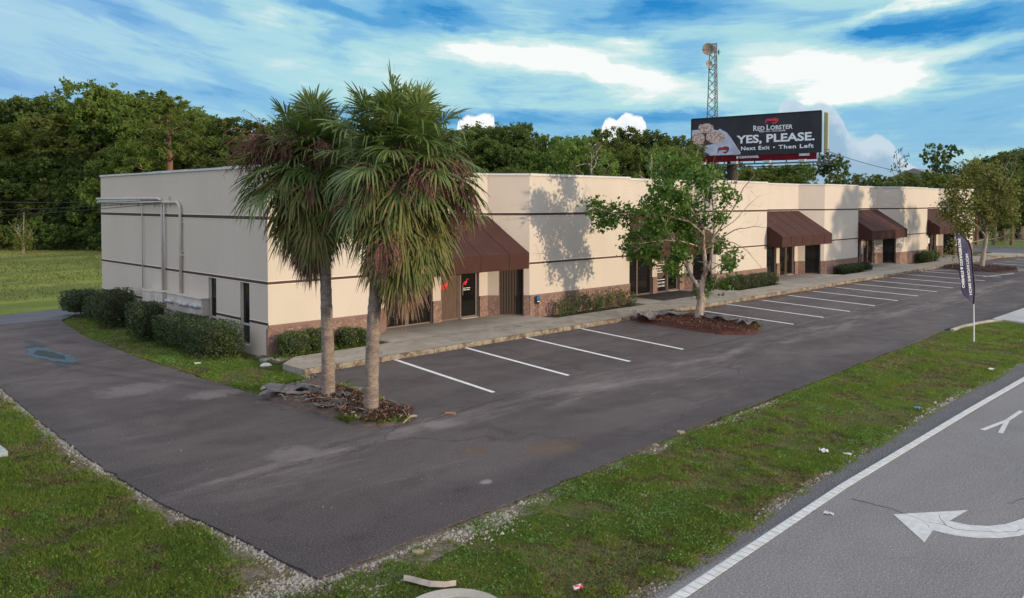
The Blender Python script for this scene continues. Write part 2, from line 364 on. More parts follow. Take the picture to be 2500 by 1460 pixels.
def ragged(P, step=.35, amp=.05, seed=1):
    r = np.random.default_rng(seed); out = []
    for i in range(len(P)):
        a = np.array(P[i], float); b = np.array(P[(i + 1) % len(P)], float); L = np.linalg.norm(b - a); n = max(1, int(L / step)) if L < 60 else max(1, int(L / 2)); d = (b - a) / L; nn = np.array([-d[1], d[0]])
        for k in range(n):
            p = a + (b - a) * k / n + nn * (r.normal() * amp if 0 < k else 0); out.append((float(p[0]), float(p[1])))
    return out
LOTP = ragged([(-6.75, 13.2), (-6.74, 5.), (-6.74, 1.1), (-6.98, -3.), (-7.12, -6.5), (-7.1, -9.5), (-6.85, -12.), (-6.74, -13.66), (-4.5, -13.55), (-2.3, -13.5), (2.5, -13.2), (6.3, -13.1), (11.7, -12.88), (17.1, -12.72), (19.9, -12.5),
        (21.5, -12.66), (23.3, -12.92), (24.3, -12.96), (29.4, -12.96), (30.2, -12.6), (110., -12.6), (110, -5), (72., -4), (66.5, -3.), (64.9, -2.62), (-.2, -2.62), (-.5, -3.5), (-.9, -4.1), (-1.65, -3.97), (-2.3, -4.4),
        (-2.55, -4.3), (-2.70, -2.), (-2.77, 2.96), (-2.6, 8.), (-1.98, 12.65), (-1.7, 13.2)], .16, .014)
lot = slab('parking_lot', LOTP, -.30, 0., lot_m)
slab('driveway', ragged([(-30., 16.4), (-30, 12.6), (-6.8, 13.19), (-1.7, 13.19), (-1.0, 14.3), (.6, 15.0), (60, 15.2), (60, 20.5), (4, 20.4), (-.8, 16.7), (-3.2, 16.1)], .5, .04, 3), -.3, -.012, old_m)
RX0, RX1 = -60., 160.
road = slab('road', ragged([(RX0, -27.), (RX1, -27.), (RX1, -16.2), (40, -16.1), (15.4, -16.17), (8., -16.24), (1.2, -16.45), (-3.1, -16.7), (-4.3, -16.8), (RX0, -17.4)], .3, .03, 4), -.3, -.025, road_m)
conc_m = mat('sidewalk_concrete', (.30, .265, .215), (.37, .33, .27), 1.1, .9, .4, 60., c3=(.21, .185, .15), fine=(3.2, .5, (.17, .15, .12)), stretch=(1, 1, 1))
conc2_m = mat('pale_concrete', (.44, .40, .34), (.36, .325, .275), 1.5, .9, .3, 60., fine=(20., .3, (.18, .16, .14)))
curb_m = mat('worn_kerb_face', (.30, .26, .19), (.12, .085, .06), 3., .95, .8, 20., c3=(.42, .35, .24), fine=(25., .5, (.10, .06, .04)))
# pavement in front of the shops: slabs with joints, kerb, entrance slabs
NS = [3.9, 17.84, 30.58, 43.13, 56.4]; NW = 7.4
END = 68.
walk = empty('sidewalk', (-.56, -3.0, 0), None, None); walk['kind'] = 'structure'
xs = [-.56] + list(np.arange(2.9, 65, 3.05))
for i in range(len(xs) - 1):
    x0, x1 = xs[i] + .006, xs[i + 1] - .006
    yl = -1.84 if i == 0 else -1.15
    P = [(x0, -2.86), (x1, -2.86), (x1, -1.15), (x0, yl)] if i else [(-.56, -2.86), (x1, -2.86), (x1, -1.15), (.2, -1.15), (-.56, -1.84)]
    MB().hexa(P, -.2, .14 - .002 * (i % 3)).build('paving_slab', conc_m, walk)
MB().hexa([(64.97, -2.86), (70, -4.3), (70, -1.15), (64.97, -1.15)], -.2, .138).build('paving_slab', conc_m, walk)
kb = MB(); xk = np.arange(-.56, 65.3, .5)
for i in range(len(xk) - 1): kb.hexa([(xk[i], -3.0 + rng.normal() * .006), (xk[i + 1], -3.0 + rng.normal() * .006), (xk[i + 1], -2.862), (xk[i], -2.862)], -.2, .143 + rng.normal() * .003)
kb.hexa([(64.94, -3.0), (70., -4.45), (70., -4.31), (64.94, -2.862)], -.2, .142)
kb.build('kerb', curb_m, walk, bevel=.02)
for s in NS:   # slabs that lead into each entrance notch
    MB().hexa([(s - .2, -1.144), (s + NW + .3, -1.144), (s + NW - .1, -.25), (s + NW + .02, .0), (s + 6.15, 1.6), (s + 1.3, 1.6), (s + .05, .0), (s - .2, -.35)], -.2, .136).build('entrance_slab', conc2_m, walk)
MB().box(-.35, 68., -1.142, .25, -.2, .03).build('planting_bed', mat('bed_soil', (.10, .075, .045), (.065, .075, .03), 2.5, 1., .8, 30., c3=(.14, .10, .07), fine=(30., .5, (.2, .16, .11))), walk)
apron = slab('driveway_apron', [(24.35, -12.98), (29.4, -12.98), (30.5, -16.0), (22.6, -16.0), (23.8, -14.4)], -.3, .01, mat('apron_concrete', (.36, .36, .36), (.42, .42, .41), .8, .9, .2, 50., fine=(30., .3, (.25, .25, .25))))
ck = MB(); CP = [(20.2, -12.70), (21.6, -12.72), (22.9, -12.86), (23.9, -13.05), (24.25, -13.4), (24.2, -13.9), (23.75, -14.6), (23.0, -15.4), (22.4, -16.1)]
for a, b in zip(CP[:-1], CP[1:]): ck.seg(a, b, -.2, .03, 0., -.13)
ck.build('kerb', conc2_m)['kind'] = 'structure'
# painted markings (children of the surface they are painted on)
paint = mat('white_road_paint', (.80, .80, .78), (.70, .70, .69), 5., .7, fine=(40., .35, (.35, .34, .34)))
oldpaint = mat('worn_road_paint', (.60, .60, .58), (.50, .50, .49), 7., .75, fine=(26., .4, (.30, .30, .30)))
SP = [2.45, 5.24, 8.02, 10.88, 18.4, 21.1, 23.75, 26.5, 29.2, 32.0, 34.55, 37.25, 40.1, 42.95, 46.2]
SB = [1.63, 4.4, 7.12, 9.9, 17.4, 20.0, 22.55, 25.25, 27.98, 30.65, 33.4, 36.0, 38.8, 41.7, 45.0]
for a, b in zip(SP, SB):
    a0 = a - b; MB().hexa([(b - .06, -8.05), (b + .06, -8.05), (a + .06, -2.96), (a - .06, -2.96)], .001, .005).build('parking_line', paint, lot)
def strip_line(a, b, wd=.1): MB().seg(a, b, .001, .005, -wd / 2, wd / 2).build('parking_line', paint, lot)
strip_line((47.5, -3.2), (51.8, -8.3)); strip_line((51.9, -8.3), (56.4, -8.4)); strip_line((53.6, -6.2), (51.9, -8.2)); strip_line((44.6, -7.2), (48.5, -7.9))
for x in (56.5, 59.6, 62.8, 66., 69.2): strip_line((x, -8.), (x + .9, -4.4))
MB().hexa([(RX0, -17.9), (-4.2, -17.0), (1.2, -16.78), (8., -16.72), (40., -16.72), (RX1, -16.72), (RX1, -16.86), (40., -16.86), (8., -16.86), (1.2, -16.925), (-4.2, -17.15), (RX0, -18.1)][::-1], -.024, -.020).build('edge_line', oldpaint, road)
rb_ = MB(); ribm = mat('rumble_rib_paint', (.62, .62, .60), (.50, .50, .48), 6., .7)
for k in range(250):
    x = -6.2 + k * .15; y = float(np.interp(x, [-6.2, -4.2, 1.2, 8., 40.], [-17.18, -17.1, -16.87, -16.80, -16.80])); rb_.box(x, x + .132, y + .01 - .066, y + .01 + .066, -.0195, -.012)
rb_.build('edge_line_ribs', ribm, road)
MB().hexa([(-30, -20.7), (-1., -19.95), (10, -19.93), (RX1, -19.93), (RX1, -20.05), (10, -20.05), (-1., -20.07), (-30, -20.82)][::-1], -.024, -.020).build('edge_line', oldpaint, road)
ar = MB(); zt = -.020
ar.hexa([(.49, -17.9), (-.25, -18.58), (.27, -18.52), (.30, -18.80), (.43, -19.05), (.65, -19.27), (.92, -19.44), (1.4, -19.58), (2.2, -19.67), (3.4, -19.68), (3.4, -19.38), (2.2, -19.36), (1.65, -19.31), (1.25, -19.19), (.98, -19.02), (.84, -18.82), (.80, -18.57), (1.46, -18.63)], -.024, zt)
ar.build('turn_arrow', oldpaint, road)
def letter(name, polys, y0, x0=6.5, L=2.3, wd=.42):
    """letter drawn as bars; across in -Y (reader's left), up in -X"""
    mb = MB()
    for P in polys:
        Q = [(x0 + L * (1 - v), y0 - wd * (1 - u)) for u, v in P]
        a = sum(Q[i][0] * Q[(i + 1) % len(Q)][1] - Q[(i + 1) % len(Q)][0] * Q[i][1] for i in range(len(Q)))
        mb.hexa(Q if a > 0 else Q[::-1], -.024, zt)
    mb.build(name, oldpaint, road)
letter('letter_y', [[(.42, 0), (.62, 0), (.62, .48), (.42, .48)], [(.42, .483), (.62, .483), (1., 1), (.78, 1)], [(.0, 1), (.22, 1), (.515, .60), (.415, .483)]], -17.42)
letter('letter_l', [[(0, 0), (.22, 0), (.22, 1), (0, 1)], [(.223, 0), (1, 0), (1, .09), (.223, .09)]], -18.05)
letter('letter_n', [[(0, 0), (.2, 0), (.2, 1), (0, 1)], [(.8, 0), (1, 0), (1, 1), (.8, 1)], [(.203, 1), (.203, .75), (.797, 0), (.797, .25)]], -18.68)
letter('letter_o', [[(0, .1), (.2, .1), (.2, .9), (0, .9)], [(.8, .1), (1, .1), (1, .9), (.8, .9)], [(0, .903), (1, .903), (.8, 1), (.2, 1)], [(.2, 0), (.8, 0), (1, .097), (0, .097)]], -19.31)
tar = mat('crack_sealant', (.02, .02, .022), rough=.8)
def crack(P, wd=.012, z=-.0195, par=road, seed=0):
    r = np.random.default_rng(seed); Q = []
    for a, b in zip(P[:-1], P[1:]):
        a = np.array(a); b = np.array(b); n = max(2, int(np.linalg.norm(b - a) / .12)); 
        for k in range(n): Q.append(a + (b - a) * k / n + r.normal(size=2) * .018)
    mb = MB()
    for a, b in zip(Q[:-1], Q[1:]): mb.seg(a, b, z - .002, z + .0006, -wd * .5 * r.uniform(.3, 1.2), wd * .5 * r.uniform(.3, 1.2))
    mb.build('crack', tar, par)
crack([(.68, -17.2), (.70, -17.82), (.55, -18.3), (.6, -18.85), (.85, -19.25), (1.4, -19.5), (2.2, -19.55), (3.5, -19.8)], .010, seed=1)
crack([(.5, -18.3), (.2, -18.55)], .008, seed=2); crack([(.9, -18.35), (.62, -18.6), (.5, -18.9)], .008, seed=3)
crack([(2.2, -19.0), (3.5, -19.4), (5.5, -19.5)], .008, seed=6)
crack([(9.6, -8.3), (13., -8.25), (17., -8.1)], .02, .003, lot, 7); crack([(-1.3, -9.0), (.8, -8.7), (2.3, -8.6)], .015, .003, lot, 8)
dust_m = mat('pale_seam_dust', (.23, .20, .19), (.13, .115, .11), 2., .95)
def seam(P, wd, seed):
    r = np.random.default_rng(seed); mb = MB()
    for a, b in zip(P[:-1], P[1:]):
        a = np.array(a, float); b = np.array(b, float); n = max(1, int(np.linalg.norm(b - a) / .5))
        for k in range(n):
            if r.random() < .12: continue
            mb.seg(a + (b - a) * k / n, a + (b - a) * (k + 1) / n, -.002, .0015, -wd * r.uniform(.2, .8), wd * r.uniform(.2, .8))
    mb.build('pale_seam', dust_m, lot)
seam([(17.4, -8.2), (24., -8.15), (30.6, -7.95), (40., -8.0)], .05, 1)
seam([(4.2, -10.9), (9, -10.6)], .02, 2); seam([(24, -10.4), (32, -10.2), (38, -9.6)], .05, 3)

# ------------------------------------------------------------------ the building
bld = empty('commercial_building', (0, 0, 0), 'long cream stucco building with brown awnings and brown block base facing the parking lot', 'building')
H = 5.70; DEPTH = 14.05; BZ = .95
def notch(s): return [(s, 0.), (s + 1.25, 1.15), (s + 6.2, 1.15), (s + NW, 0.)]
line = [(0., 0.)]
for s in NS: line += notch(s)
line.append((END, 0.))
t0, t1 = 0., .30
for a, b in zip(line[:-1], line[1:]): MB().seg(a, b, 2.17, H, t0, t1).build('upper_wall', stucco, bld)
panels = [(0., NS[0])] + [(NS[i] + NW, NS[i + 1]) for i in range(len(NS) - 1)] + [(NS[-1] + NW, END)]
for a, b in panels: MB().seg((a, 0), (b, 0), -.3, 2.169, t0, t1).build('lower_wall', stucco, bld)
capm = mat('block_cap', (.20, .125, .105), (.235, .15, .125), 2., .9, .6, 30., fine=(30., .5, (.32, .23, .19)))
def brick(a, b, t=-.035):
    o = MB().seg(a, b, -.3, BZ - .10, t, .02).build('block_base', splitface, bld); MB().seg(a, b, BZ - .097, BZ, t - .012, .02).build('cap_course', capm, o)
for i, (a, b) in enumerate(panels): brick((a, 0), (b, 0))
def lerp(a, b, u): return (a[0] + (b[0] - a[0]) * u, a[1] + (b[1] - a[1]) * u)
def seglen(a, b): return math.hypot(b[0] - a[0], b[1] - a[1])
# gable wall on the left with two tall window openings
GW = [(3.42, 3.98), (1.15, 1.75)]
ys = [0.3, 1.15, 1.75, 3.42, 3.98, DEPTH]
for i in range(5): MB().box(0., .3, ys[i], ys[i + 1], -.3, .2 if i % 2 else 2.169).build('side_wall', stucco, bld)
MB().box(0., .3, .3, DEPTH, 2.17, H).build('side_wall', stucco, bld)
MB().box(.3, END, DEPTH - .3, DEPTH, -.3, H).build('rear_wall', stucco, bld); MB().box(END - .3, END, .3, DEPTH - .3, -.3, H).build('end_wall', stucco, bld)
MB().box(.3, END - .3, 1.45, DEPTH - .3, 5.1, 5.25).build('roof', roof_m, bld)
MB().tube([(25.2, 3., 5.25), (25.2, 3., 6.05)], .05, 10).build('roof_vent_pipe', coping_m, bld)
# dark bands with light reveal lines
def band(a, b, z, t=.10, side=1):
    o = MB().seg(a, b, z, z + t, -.014, .01).build('trim_band', brown_trim, bld)
    for q0, q1 in ((z - .028, z - .002), (z + t + .002, z + t + .022)): MB().seg(a, b, q0, q1, -.010, .01).build('reveal_line', stucco_edge, o)
for a, b in zip(line[:-1], line[1:]): band(a, b, 4.115)
for a, b in panels: band((a, 0), (b, 0), 2.175, .08)
band((0, DEPTH), (0, 0), 4.115); band((0, DEPTH), (0, 0), 2.175, .08)
for y1, y0 in ((DEPTH, 3.98), (3.42, 1.75), (1.15, 0)): band((0, y1), (0, y0), .94, .08)
MB().box(-.036, .0, -.035, .06, -.3, BZ - .1).build('block_base', splitface, bld)
k = 0
for a, b in zip(line[:-1], line[1:]):
    n = max(1, int(round(seglen(a, b) / 3.05)))
    for i in range(n):
        MB().seg(lerp(a, b, (i + .002) / n), lerp(a, b, (i + .998) / n), H - .005 - .004 * (k % 3), H + .075 + .004 * (k % 2), -.05, .34).build('parapet_coping', coping_m, bld); k += 1
n = 5
for i in range(n):
    y0 = DEPTH * i / n; zz = -.035 * i / n * 2
    MB().box(-.05, .34, y0 + .006 - (.05 if i == 0 else 0), y0 + DEPTH / n - .006, H - .006, H + .082 - .012 * (i % 2) + zz * .3).build('parapet_coping', coping_m, bld)

def pane(name, a, b, z0, z1, inset, gm, parent, fr=.05):
    """framed glass between plan points a and b"""
    root = MB()
    L = seglen(a, b); ua, ub = lerp(a, b, fr / L), lerp(a, b, 1 - fr / L)
    root.seg(a, ua, z0, z1, inset, inset + .07).seg(ub, b, z0, z1, inset, inset + .07)
    root.seg(ua, ub, z0, z0 + fr, inset + .001, inset + .069).seg(ua, ub, z1 - fr, z1, inset + .001, inset + .069)
    fo = root.build(name, frame_m, parent)
    MB().seg(ua, ub, z0 + fr, z1 - fr, inset + .03, inset + .04).build('glass', gm, fo)
    return fo
SF = .139
door_like = []
for i, s in enumerate(NS):
    A, B, C, D = notch(s)
    P = lambda u: (s + u, 1.15)
    top = 2.168
    pseg = lambda a, b: MB().seg(a, b, -.3, top, 0, .3).build('entrance_pier', stucco, bld)
    # left diagonal wall, piers of the flat part, piers of the right diagonal
    pseg(A, B); brick(A, B)
    for u0, u1 in ((3.4, 3.8), (5.75, 6.2)): pseg(P(u0), P(u1)); brick(P(u0), P(u1))
    d1, d2, d3, d4 = C, lerp(C, D, .27), lerp(C, D, .86), D
    pseg(d1, d2); pseg(d3, d4); brick(d1, d2); brick(d3, d4)
    # dark room wall behind the panes keeps the inside dark
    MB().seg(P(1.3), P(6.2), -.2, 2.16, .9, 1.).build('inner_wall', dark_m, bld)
    w1 = pane('window', P(1.25), P(2.3), SF, 2.16, .12, glass_m, bld); w2 = pane('window', P(2.304), P(3.4), SF, 2.16, .12, glass_m, bld)
    if i in (0, 3):
        side = pane('sidelight', P(3.8), P(4.78), SF, 2.16, .12, wood_m if i == 0 else glass_m, bld)
    else:
        side = pane('sidelight', P(3.8), P(4.78), SF, 2.16, .12, glass_m, bld)
    dr_ = pane('door', P(4.81), P(5.72), SF, 2.16, .10, glass_m, bld, .085)
    MB().beam((s + 4.93, 1.15 + .06, 1.05), (s + 4.93, 1.15 + .06, 1.45), .03, .04).beam((s + 4.93, 1.15 + .07, 1.07), (s + 4.93, 1.15 + .13, 1.07), .025, .025).beam((s + 4.93, 1.15 + .07, 1.43), (s + 4.93, 1.15 + .13, 1.43), .025, .025).build('handle', frame_m, dr_)
    MB().beam((s + 4.86, 1.2, .147), (s + 5.7, 1.2, .147), .12, .016).build('threshold', coping_m, dr_)
    w3 = pane('window', d2, d3, SF, 2.16, .12, glass_m, bld)
    if i == 0:
        mb = MB(); n_ = np.array([-(d3[1] - d2[1]), d3[0] - d2[0]]); n_ /= np.linalg.norm(n_)
        for k in range(13):
            p = np.array(lerp(d2, d3, .09 + k * .064)); q_ = p + n_ * .145
            mb.beam((q_[0], q_[1], SF + .06), (q_[0], q_[1], 2.1), .030, .012)
        mb.build('vertical_blinds', blind_m, w3)
    # canopy: sloping canvas, valance, ends
    x0, x1, x0t, x1t = s + .03, s + 6.42, s + .03, s + 6.20
    yb, yf = 1.148, -.93; zt_, zm, zb = 4.105, 2.72, 2.12
    if i == 4: pass
    aw = MB()
    V = [(x0t, yb, zt_), (x1t, yb, zt_), (x0, yf, zm), (x1, yf, zm), (x0, yf + .02, zb), (x1, yf + .02, zb), (x0, yb, zb), (x1, .96, zb)]
    aw.add(V, [(0, 2, 3, 1), (2, 4, 5, 3), (0, 6, 4, 2), (1, 3, 5, 7)])
    # underside edge and thickness
    V2 = [(x, y + (.02 if j < 6 else 0), z - .015) for j, (x, y, z) in enumerate(V)]
    awo = aw.build('awning', awning_m, bld)
    sd_ = awo.modifiers.new('thickness', 'SOLIDIFY'); sd_.thickness = .012
    for xa in np.linspace(x0 + 1.05, x1 - 1.05, 4):
        u_ = (xa - x0) / (x1 - x0); xb = x0t + u_ * (x1t - x0t); MB().beam((xb, yb - .01, zt_ + .004), (xa, yf - .002, zm + .006), .022, .012).beam((xa, yf - .006, zm), (xa, yf + .012, zb), .022, .012).build('seam', awning_m, awo)
    fr_ = MB()
    for x in np.linspace(x0 + .04, x1 - .06, 5):
        fr_.tube([(x, yb - .02, zt_ - .05), (x, yf + .05, zm - .03), (x, yf + .05, zb + .04)], .016, 6)
    fr_.tube([(x0 + .04, yf + .05, zb + .03), (x1 - .05, yf + .05, zb + .03)], .016, 6)
    fr_.build('awning_frame', coping_m, awo)
    door_like.append((dr_, side, w1, w2, w3, P, s))
# lettering on the glass
def glass_text(i, name, s, u, z, h, wd, m, par, inset, bold=.01): return text(name, s, (NS[i] + u, 1.15 + inset, z), (1, 0, 0), (0, 0, 1), h, wd, m, par, bold)
def word_marks(i, u, z, h, words, par, inset):
    # lines of lettering too small to be read in the photograph: one low white mark per word
    x = NS[i] + u
    for wd_ in words: MB().box(x, x + wd_, 1.15 + inset - .012, 1.15 + inset - .008, z, z + h).build('small_print', white_m, par); x += wd_ + .03
def bird(i, u, z, k, par, inset):
    y = 1.15 + inset; mb = MB()
    for P_ in ([(0, .30), (.12, .26), (.5, .24), (.62, .12), (.95, .30), (.86, .60), (1.25, .78), (1.52, .96), (1.18, .80), (1.0, .70), (1.06, 1.0), (.93, .98), (.74, .62), (.3, .40)],):
        n = len(P_); mb.add([(NS[i] + u + a * k, y, z + b * k) for a, b in P_] + [(NS[i] + u + a * k, y + .004, z + b * k) for a, b in P_], [tuple(range(n)), tuple(range(2 * n - 1, n - 1, -1))])
    mb.build('bird_emblem', red_m, par); text('emblem_word', 'RED', (NS[i] + u, y, z - .02), (1, 0, 0), (.0, 0, 1), .14 * k / .5, .8 * k, red_m, par, .03, .002)
    mb2 = MB(); mb2.add([(NS[i] + u + .0 * k, y + .002, z + .1 * k), (NS[i] + u + .95 * k, y + .002, z + .1 * k), (NS[i] + u + .95 * k, y + .002, z + .17 * k), (NS[i] + u, y + .002, z + .17 * k)], [(0, 1, 2, 3)])
D0, S0 = door_like[0][0], door_like[0][1]
glass_text(0, 'unit_number', '102', 5.08, 1.90, .13, .34, white_m, D0, .125)
bird(0, 3.9, 1.36, .36, S0, .13); bird(0, 5.0, 1.46, .22, D0, .11)
word_marks(0, 5.0, 1.30, .022, (.12, .22), D0, .125); word_marks(0, 5.0, 1.23, .022, (.18, .14), D0, .125)
D1, S1, W1a = door_like[1][0], door_like[1][1], door_like[1][2]
disc = MB(); disc.add([(NS[1] + 4.29 + .43 * math.cos(a), 1.15 + .145, 1.42 + .62 * math.sin(a)) for a in np.linspace(0, 2 * math.pi, 30)[:-1]], [tuple(range(29))])
disc.build('oval_decal', mat('decal_brown', (.10, .065, .055)), S1)
for ws_, z_ in (((.2, .12, .4), 1.62), ((.24, .5), 1.50), ((.18, .2), 1.36), ((.22, .26), 1.24), ((.2, .34), 1.12), ((.3, .12, .3), .74)): word_marks(1, 3.87, z_, .032, ws_, S1, .14)
glass_text(1, 'window_lettering', '(352) 613-7602', 3.87, .56, .085, .78, white_m, S1, .14, .02); glass_text(1, 'window_lettering', '(352) 216-7624', 3.87, .40, .085, .78, white_m, S1, .14, .02)
for ws_, z_ in (((.14, .12), 1.67), ((.24,), 1.53), ((.08, .08), 1.44), ((.44,), 1.34)): word_marks(1, 5.06, z_, .035, ws_, D1, .125)
glass_text(1, 'unit_number', '103', 1.6, 1.93, .12, .30, white_m, door_like[1][2], .145, .02)
D3, S3 = door_like[3][0], door_like[3][1]
rg = MB(); rg.lathe((NS[3] + 4.28, 1.28, 1.62), [(.20, 0), (.26, 0)], 24, (0, -1, 0)).lathe((NS[3] + 4.28, 1.28, 1.62), [(.0, 0), (.12, 0)], 24, (0, -1, 0)); rg.build('round_decal', mat('decal_tan', (.42, .30, .22)), S3)
S4 = door_like[4][1]
MB().box(NS[4] + 4.1, NS[4] + 4.5, 1.272, 1.276, 1.2, 1.65).build('paper_notice', white_m, S4)
# wall lamps under the awnings
for i, s in enumerate(NS):
    lp = MB(); c = (s + 3.6, 1.08, 2.04); lp.lathe((s + 3.6, 1.149, 2.08), [(0, 0), (.05, 0), (.05, .02), (0, .025)], 12, (0, -1, 0))
    for dx in (-.1, .1): lp.tube([(s + 3.6, 1.12, 2.08), (s + 3.6 + dx * .6, 1.06, 2.08)], .012, 6); lp.lathe((s + 3.6 + dx * .6, 1.07, 2.08), [(.02, 0), (.04, .03), (.06, .10), (.055, .10), (0, .06)], 12, (dx * 3, -.6, -.5))
    lp.build('wall_lamp', coping_m, bld)
# tall side windows
for y0, y1 in GW:
    f = MB(); x = .07
    f.box(x, x + .05, y0, y0 + .045, .2, 2.168).box(x, x + .05, y1 - .045, y1, .2, 2.168).box(x + .001, x + .049, y0 + .045, y1 - .045, 2.12, 2.168).box(x - .03, x + .049, y0 + .045, y1 - .045, .80, .86).box(x + .001, x + .049, y0 + .045, y1 - .045, .2, .25)
    fo = f.build('window', mat('window_frame_grey', (.42, .42, .42), rough=.5), bld)
    MB().box(x + .02, x + .03, y0 + .045, y1 - .045, .86, 2.12).build('glass', glass_m, fo)
    MB().box(x + .015, x + .03, y0 + .045, y1 - .045, .25, .80).build('lower_panel', mat('slate_panel', (.045, .055, .06), rough=.35), fo)
    MB().box(x + .034, x + .04, y0 + .1, y0 + .34, .9, 2.1).build('blind', blind_m, fo)
# electrical service on the gable: conduits, cabinets, meter bank
cab = MB().box(-.36, -.002, 7.85, 8.75, .0, 1.37).box(-.38, -.002, 7.83, 8.77, 1.372, 1.40).build('electrical_cabinet', box_m, bld, bevel=.008)
MB().box(-.372, -.362, 7.92, 8.68, .1, 1.3).build('cabinet_door', box_m, cab); MB().tube([(-.4, 8.62, .5), (-.4, 8.62, .8)], .015, 6).build('handle', pipe_m, cab)
cab2 = MB().box(-.36, -.002, 6.92, 7.82, -.07, 1.42).box(-.38, -.002, 6.90, 7.84, 1.422, 1.45).build('electrical_cabinet', box_m, bld, bevel=.008)
MB().tube([(-.42, 7.95, 0.0), (-.42, 7.95, .62), (-.41, 7.97, .75), (-.41, 7.95, 1.05)], .028, 8).build('drain_conduit', pipe_m, cab2)
mbk = MB().box(-.26, -.002, 3.95, 6.75, .86, 1.42).box(-.30, -.002, 3.92, 6.78, 1.422, 1.45).build('meter_cabinet', box_m, bld, bevel=.006)
for k, y in enumerate([6.62, 6.42, 6.24, 5.72, 5.52, 5.34, 5.16, 4.98, 4.62, 4.44, 4.26, 4.08]):
    z = 1.16 + (.015 if k % 2 else 0)
    m_ = MB().lathe((-.261, y, z), [(.085, 0), (.085, .05), (.07, .055)], 18, (-1, 0, 0)).build('meter', box_m, mbk)
    MB().lathe((-.31, y, z), [(.07, 0), (.068, .05), (.05, .075), (0, .08)], 16, (-1, 0, 0)).build('meter_dome', meterglass, m_, smooth=True)
cd_ = MB()
for k in range(11): cd_.tube([(-.14, 4.1 + k * .21, .86), (-.14, 4.1 + k * .21, .1 + .02 * (k % 3))], .035 if k % 2 else .028, 8)
cd_.build('meter_conduits', pipe_m, mbk)
MB().box(-.24, -.002, 4.0, 6.7, .66, .72).build('mounting_rail', box_m, mbk)
def arc(c, r, a0, a1, n=7): return [(c[0], c[1] + r * math.cos(a), c[2] + r * math.sin(a)) for a in np.linspace(a0, a1, n)]
X = -.075
MB().tube([(X, 14.25, 4.64)] + [(X, y, 4.64) for y in (12, 9)] + arc((X, 6.35, 4.36), .28, math.pi / 2, math.pi / 2) + arc((X, 6.25 - .0, 4.36), .28, math.pi / 2, math.pi, 6)[:0] + [(X, 6.3, 4.64), (X, 6.15, 4.60), (X, 6.04, 4.50), (X, 6.0, 4.36), (X, 6.0, 1.45)], .052, 10).build('conduit', pipe_m, bld, smooth=True)
MB().tube([(X, 14.3, 4.78), (X, 12, 4.78), (X, 8.0, 4.78), (X, 7.75, 4.75), (X, 7.63, 4.68), (X, 7.58, 4.55), (X, 7.55, 1.45)], .045, 10).build('conduit', pipe_m, bld, smooth=True)
MB().tube([(X, 7.38, 4.6), (X, 7.38, 1.45)], .03, 8).build('conduit', pipe_m, bld, smooth=True)
MB().tube([(X, 14.2, 4.70), (X, 12.3, 4.71), (X, 9.6, 4.71), (X, 9.46, 4.66), (X, 9.44, 4.5), (X, 9.44, 1.40)], .022, 8).build('conduit', pipe_m, bld, smooth=True)
for y in (13.6, 11.8, 10., 8.4, 7.): MB().box(-.06, -.002, y - .03, y + .03, 4.5, 4.86).build('conduit_bracket', box_m, bld)
for z in (2.9, 3.9): MB().box(-.06, -.002, 5.9, 6.1, z, z + .04).build('conduit_bracket', box_m, bld)
MB().box(-.16, -.0, 5.9, 6.1, 2.75, 2.83).build('conduit_coupling', pipe_m, bld)

# service wires coming in from the left
wire_m = mat('black_cable', (.03, .03, .03), rough=.6)
for k, (z1, y1, dz_) in enumerate([(5.3, 30., .0), (4.3, 31., 0), (3.6, 32., .0)]):
    mb = MB(); P0 = np.array([-.15, 7.42, 4.70 - .05 * k]); P1 = np.array([-14., y1, z1 + .8]); pts = [P0 + (P1 - P0) * u + np.array([0, 0, -4. * .55 * u * (1 - u)]) for u in np.linspace(0, 1, 22)]
    o = mb.tube(pts, .012, 5).build('service_wire', wire_m, origin=(P0[0], P0[1], P0[2]))
    tag(o, ['uppermost', 'middle', 'lowest'][k] + ' of the three black service wires leading left from the pipes on the gable wall', 'wire', 'service wires at the gable')

# things in front of the building
sg = empty('security_sign', (11.66, -.12, .03), 'small blue and black shield sign on a stake by the first awning', 'sign')
MB().tube([(11.66, -.12, -.05), (11.66, -.12, .62)], .012, 6).build('stake', dark_m, sg)
sh = [(-.13, .20), (-.15, .10), (-.13, -.02), (0, -.14), (.13, -.02), (.15, .10), (.13, .20), (.0, .25)]
def shield(k, y, z, m_, nm, lo=-9):
    P_ = [(11.66 + a * k * .8, y, z + max(b, lo) * k) for a, b in sh]; n = len(P_)
    mb = MB().add(P_ + [(x, y + .012, zz) for x, y, zz in P_], [tuple(range(n)), tuple(range(2 * n - 1, n - 1, -1))] + [(i, n + i, n + (i + 1) % n, (i + 1) % n) for i in range(n)]); return mb.build(nm, m_, sg)
shield(1.0, -.14, .68, mat('sign_black', (.01, .012, .02), rough=.4), 'sign_face'); shield(.85, -.154, .70, mat('sign_blue', (.02, .12, .30), rough=.4), 'blue_cap', .07)
MB().box(11.59, 11.73, -.166, -.156, .672, .702).build('small_print', white_m, sg)
mt = MB().hexa([(19.2, -.95), (23.5, -.95), (23.3, 1.0), (19.4, 1.0)], .139, .150).build('door_mat', mat('brown_mat', (.055, .045, .042), (.08, .065, .06), 3., .95, .5, 60.), origin=(21.3, 0, .14))
tag(mt, 'large dark brown mat in front of the second shop entrance', 'mat')
blk = MB().box(-.18, .62, -.95, -.55, -.07, .05).build('concrete_block', conc2_m, origin=(.2, -.75, -.07)); tag(blk, 'flat concrete slab in the grass at the corner of the building', 'slab')
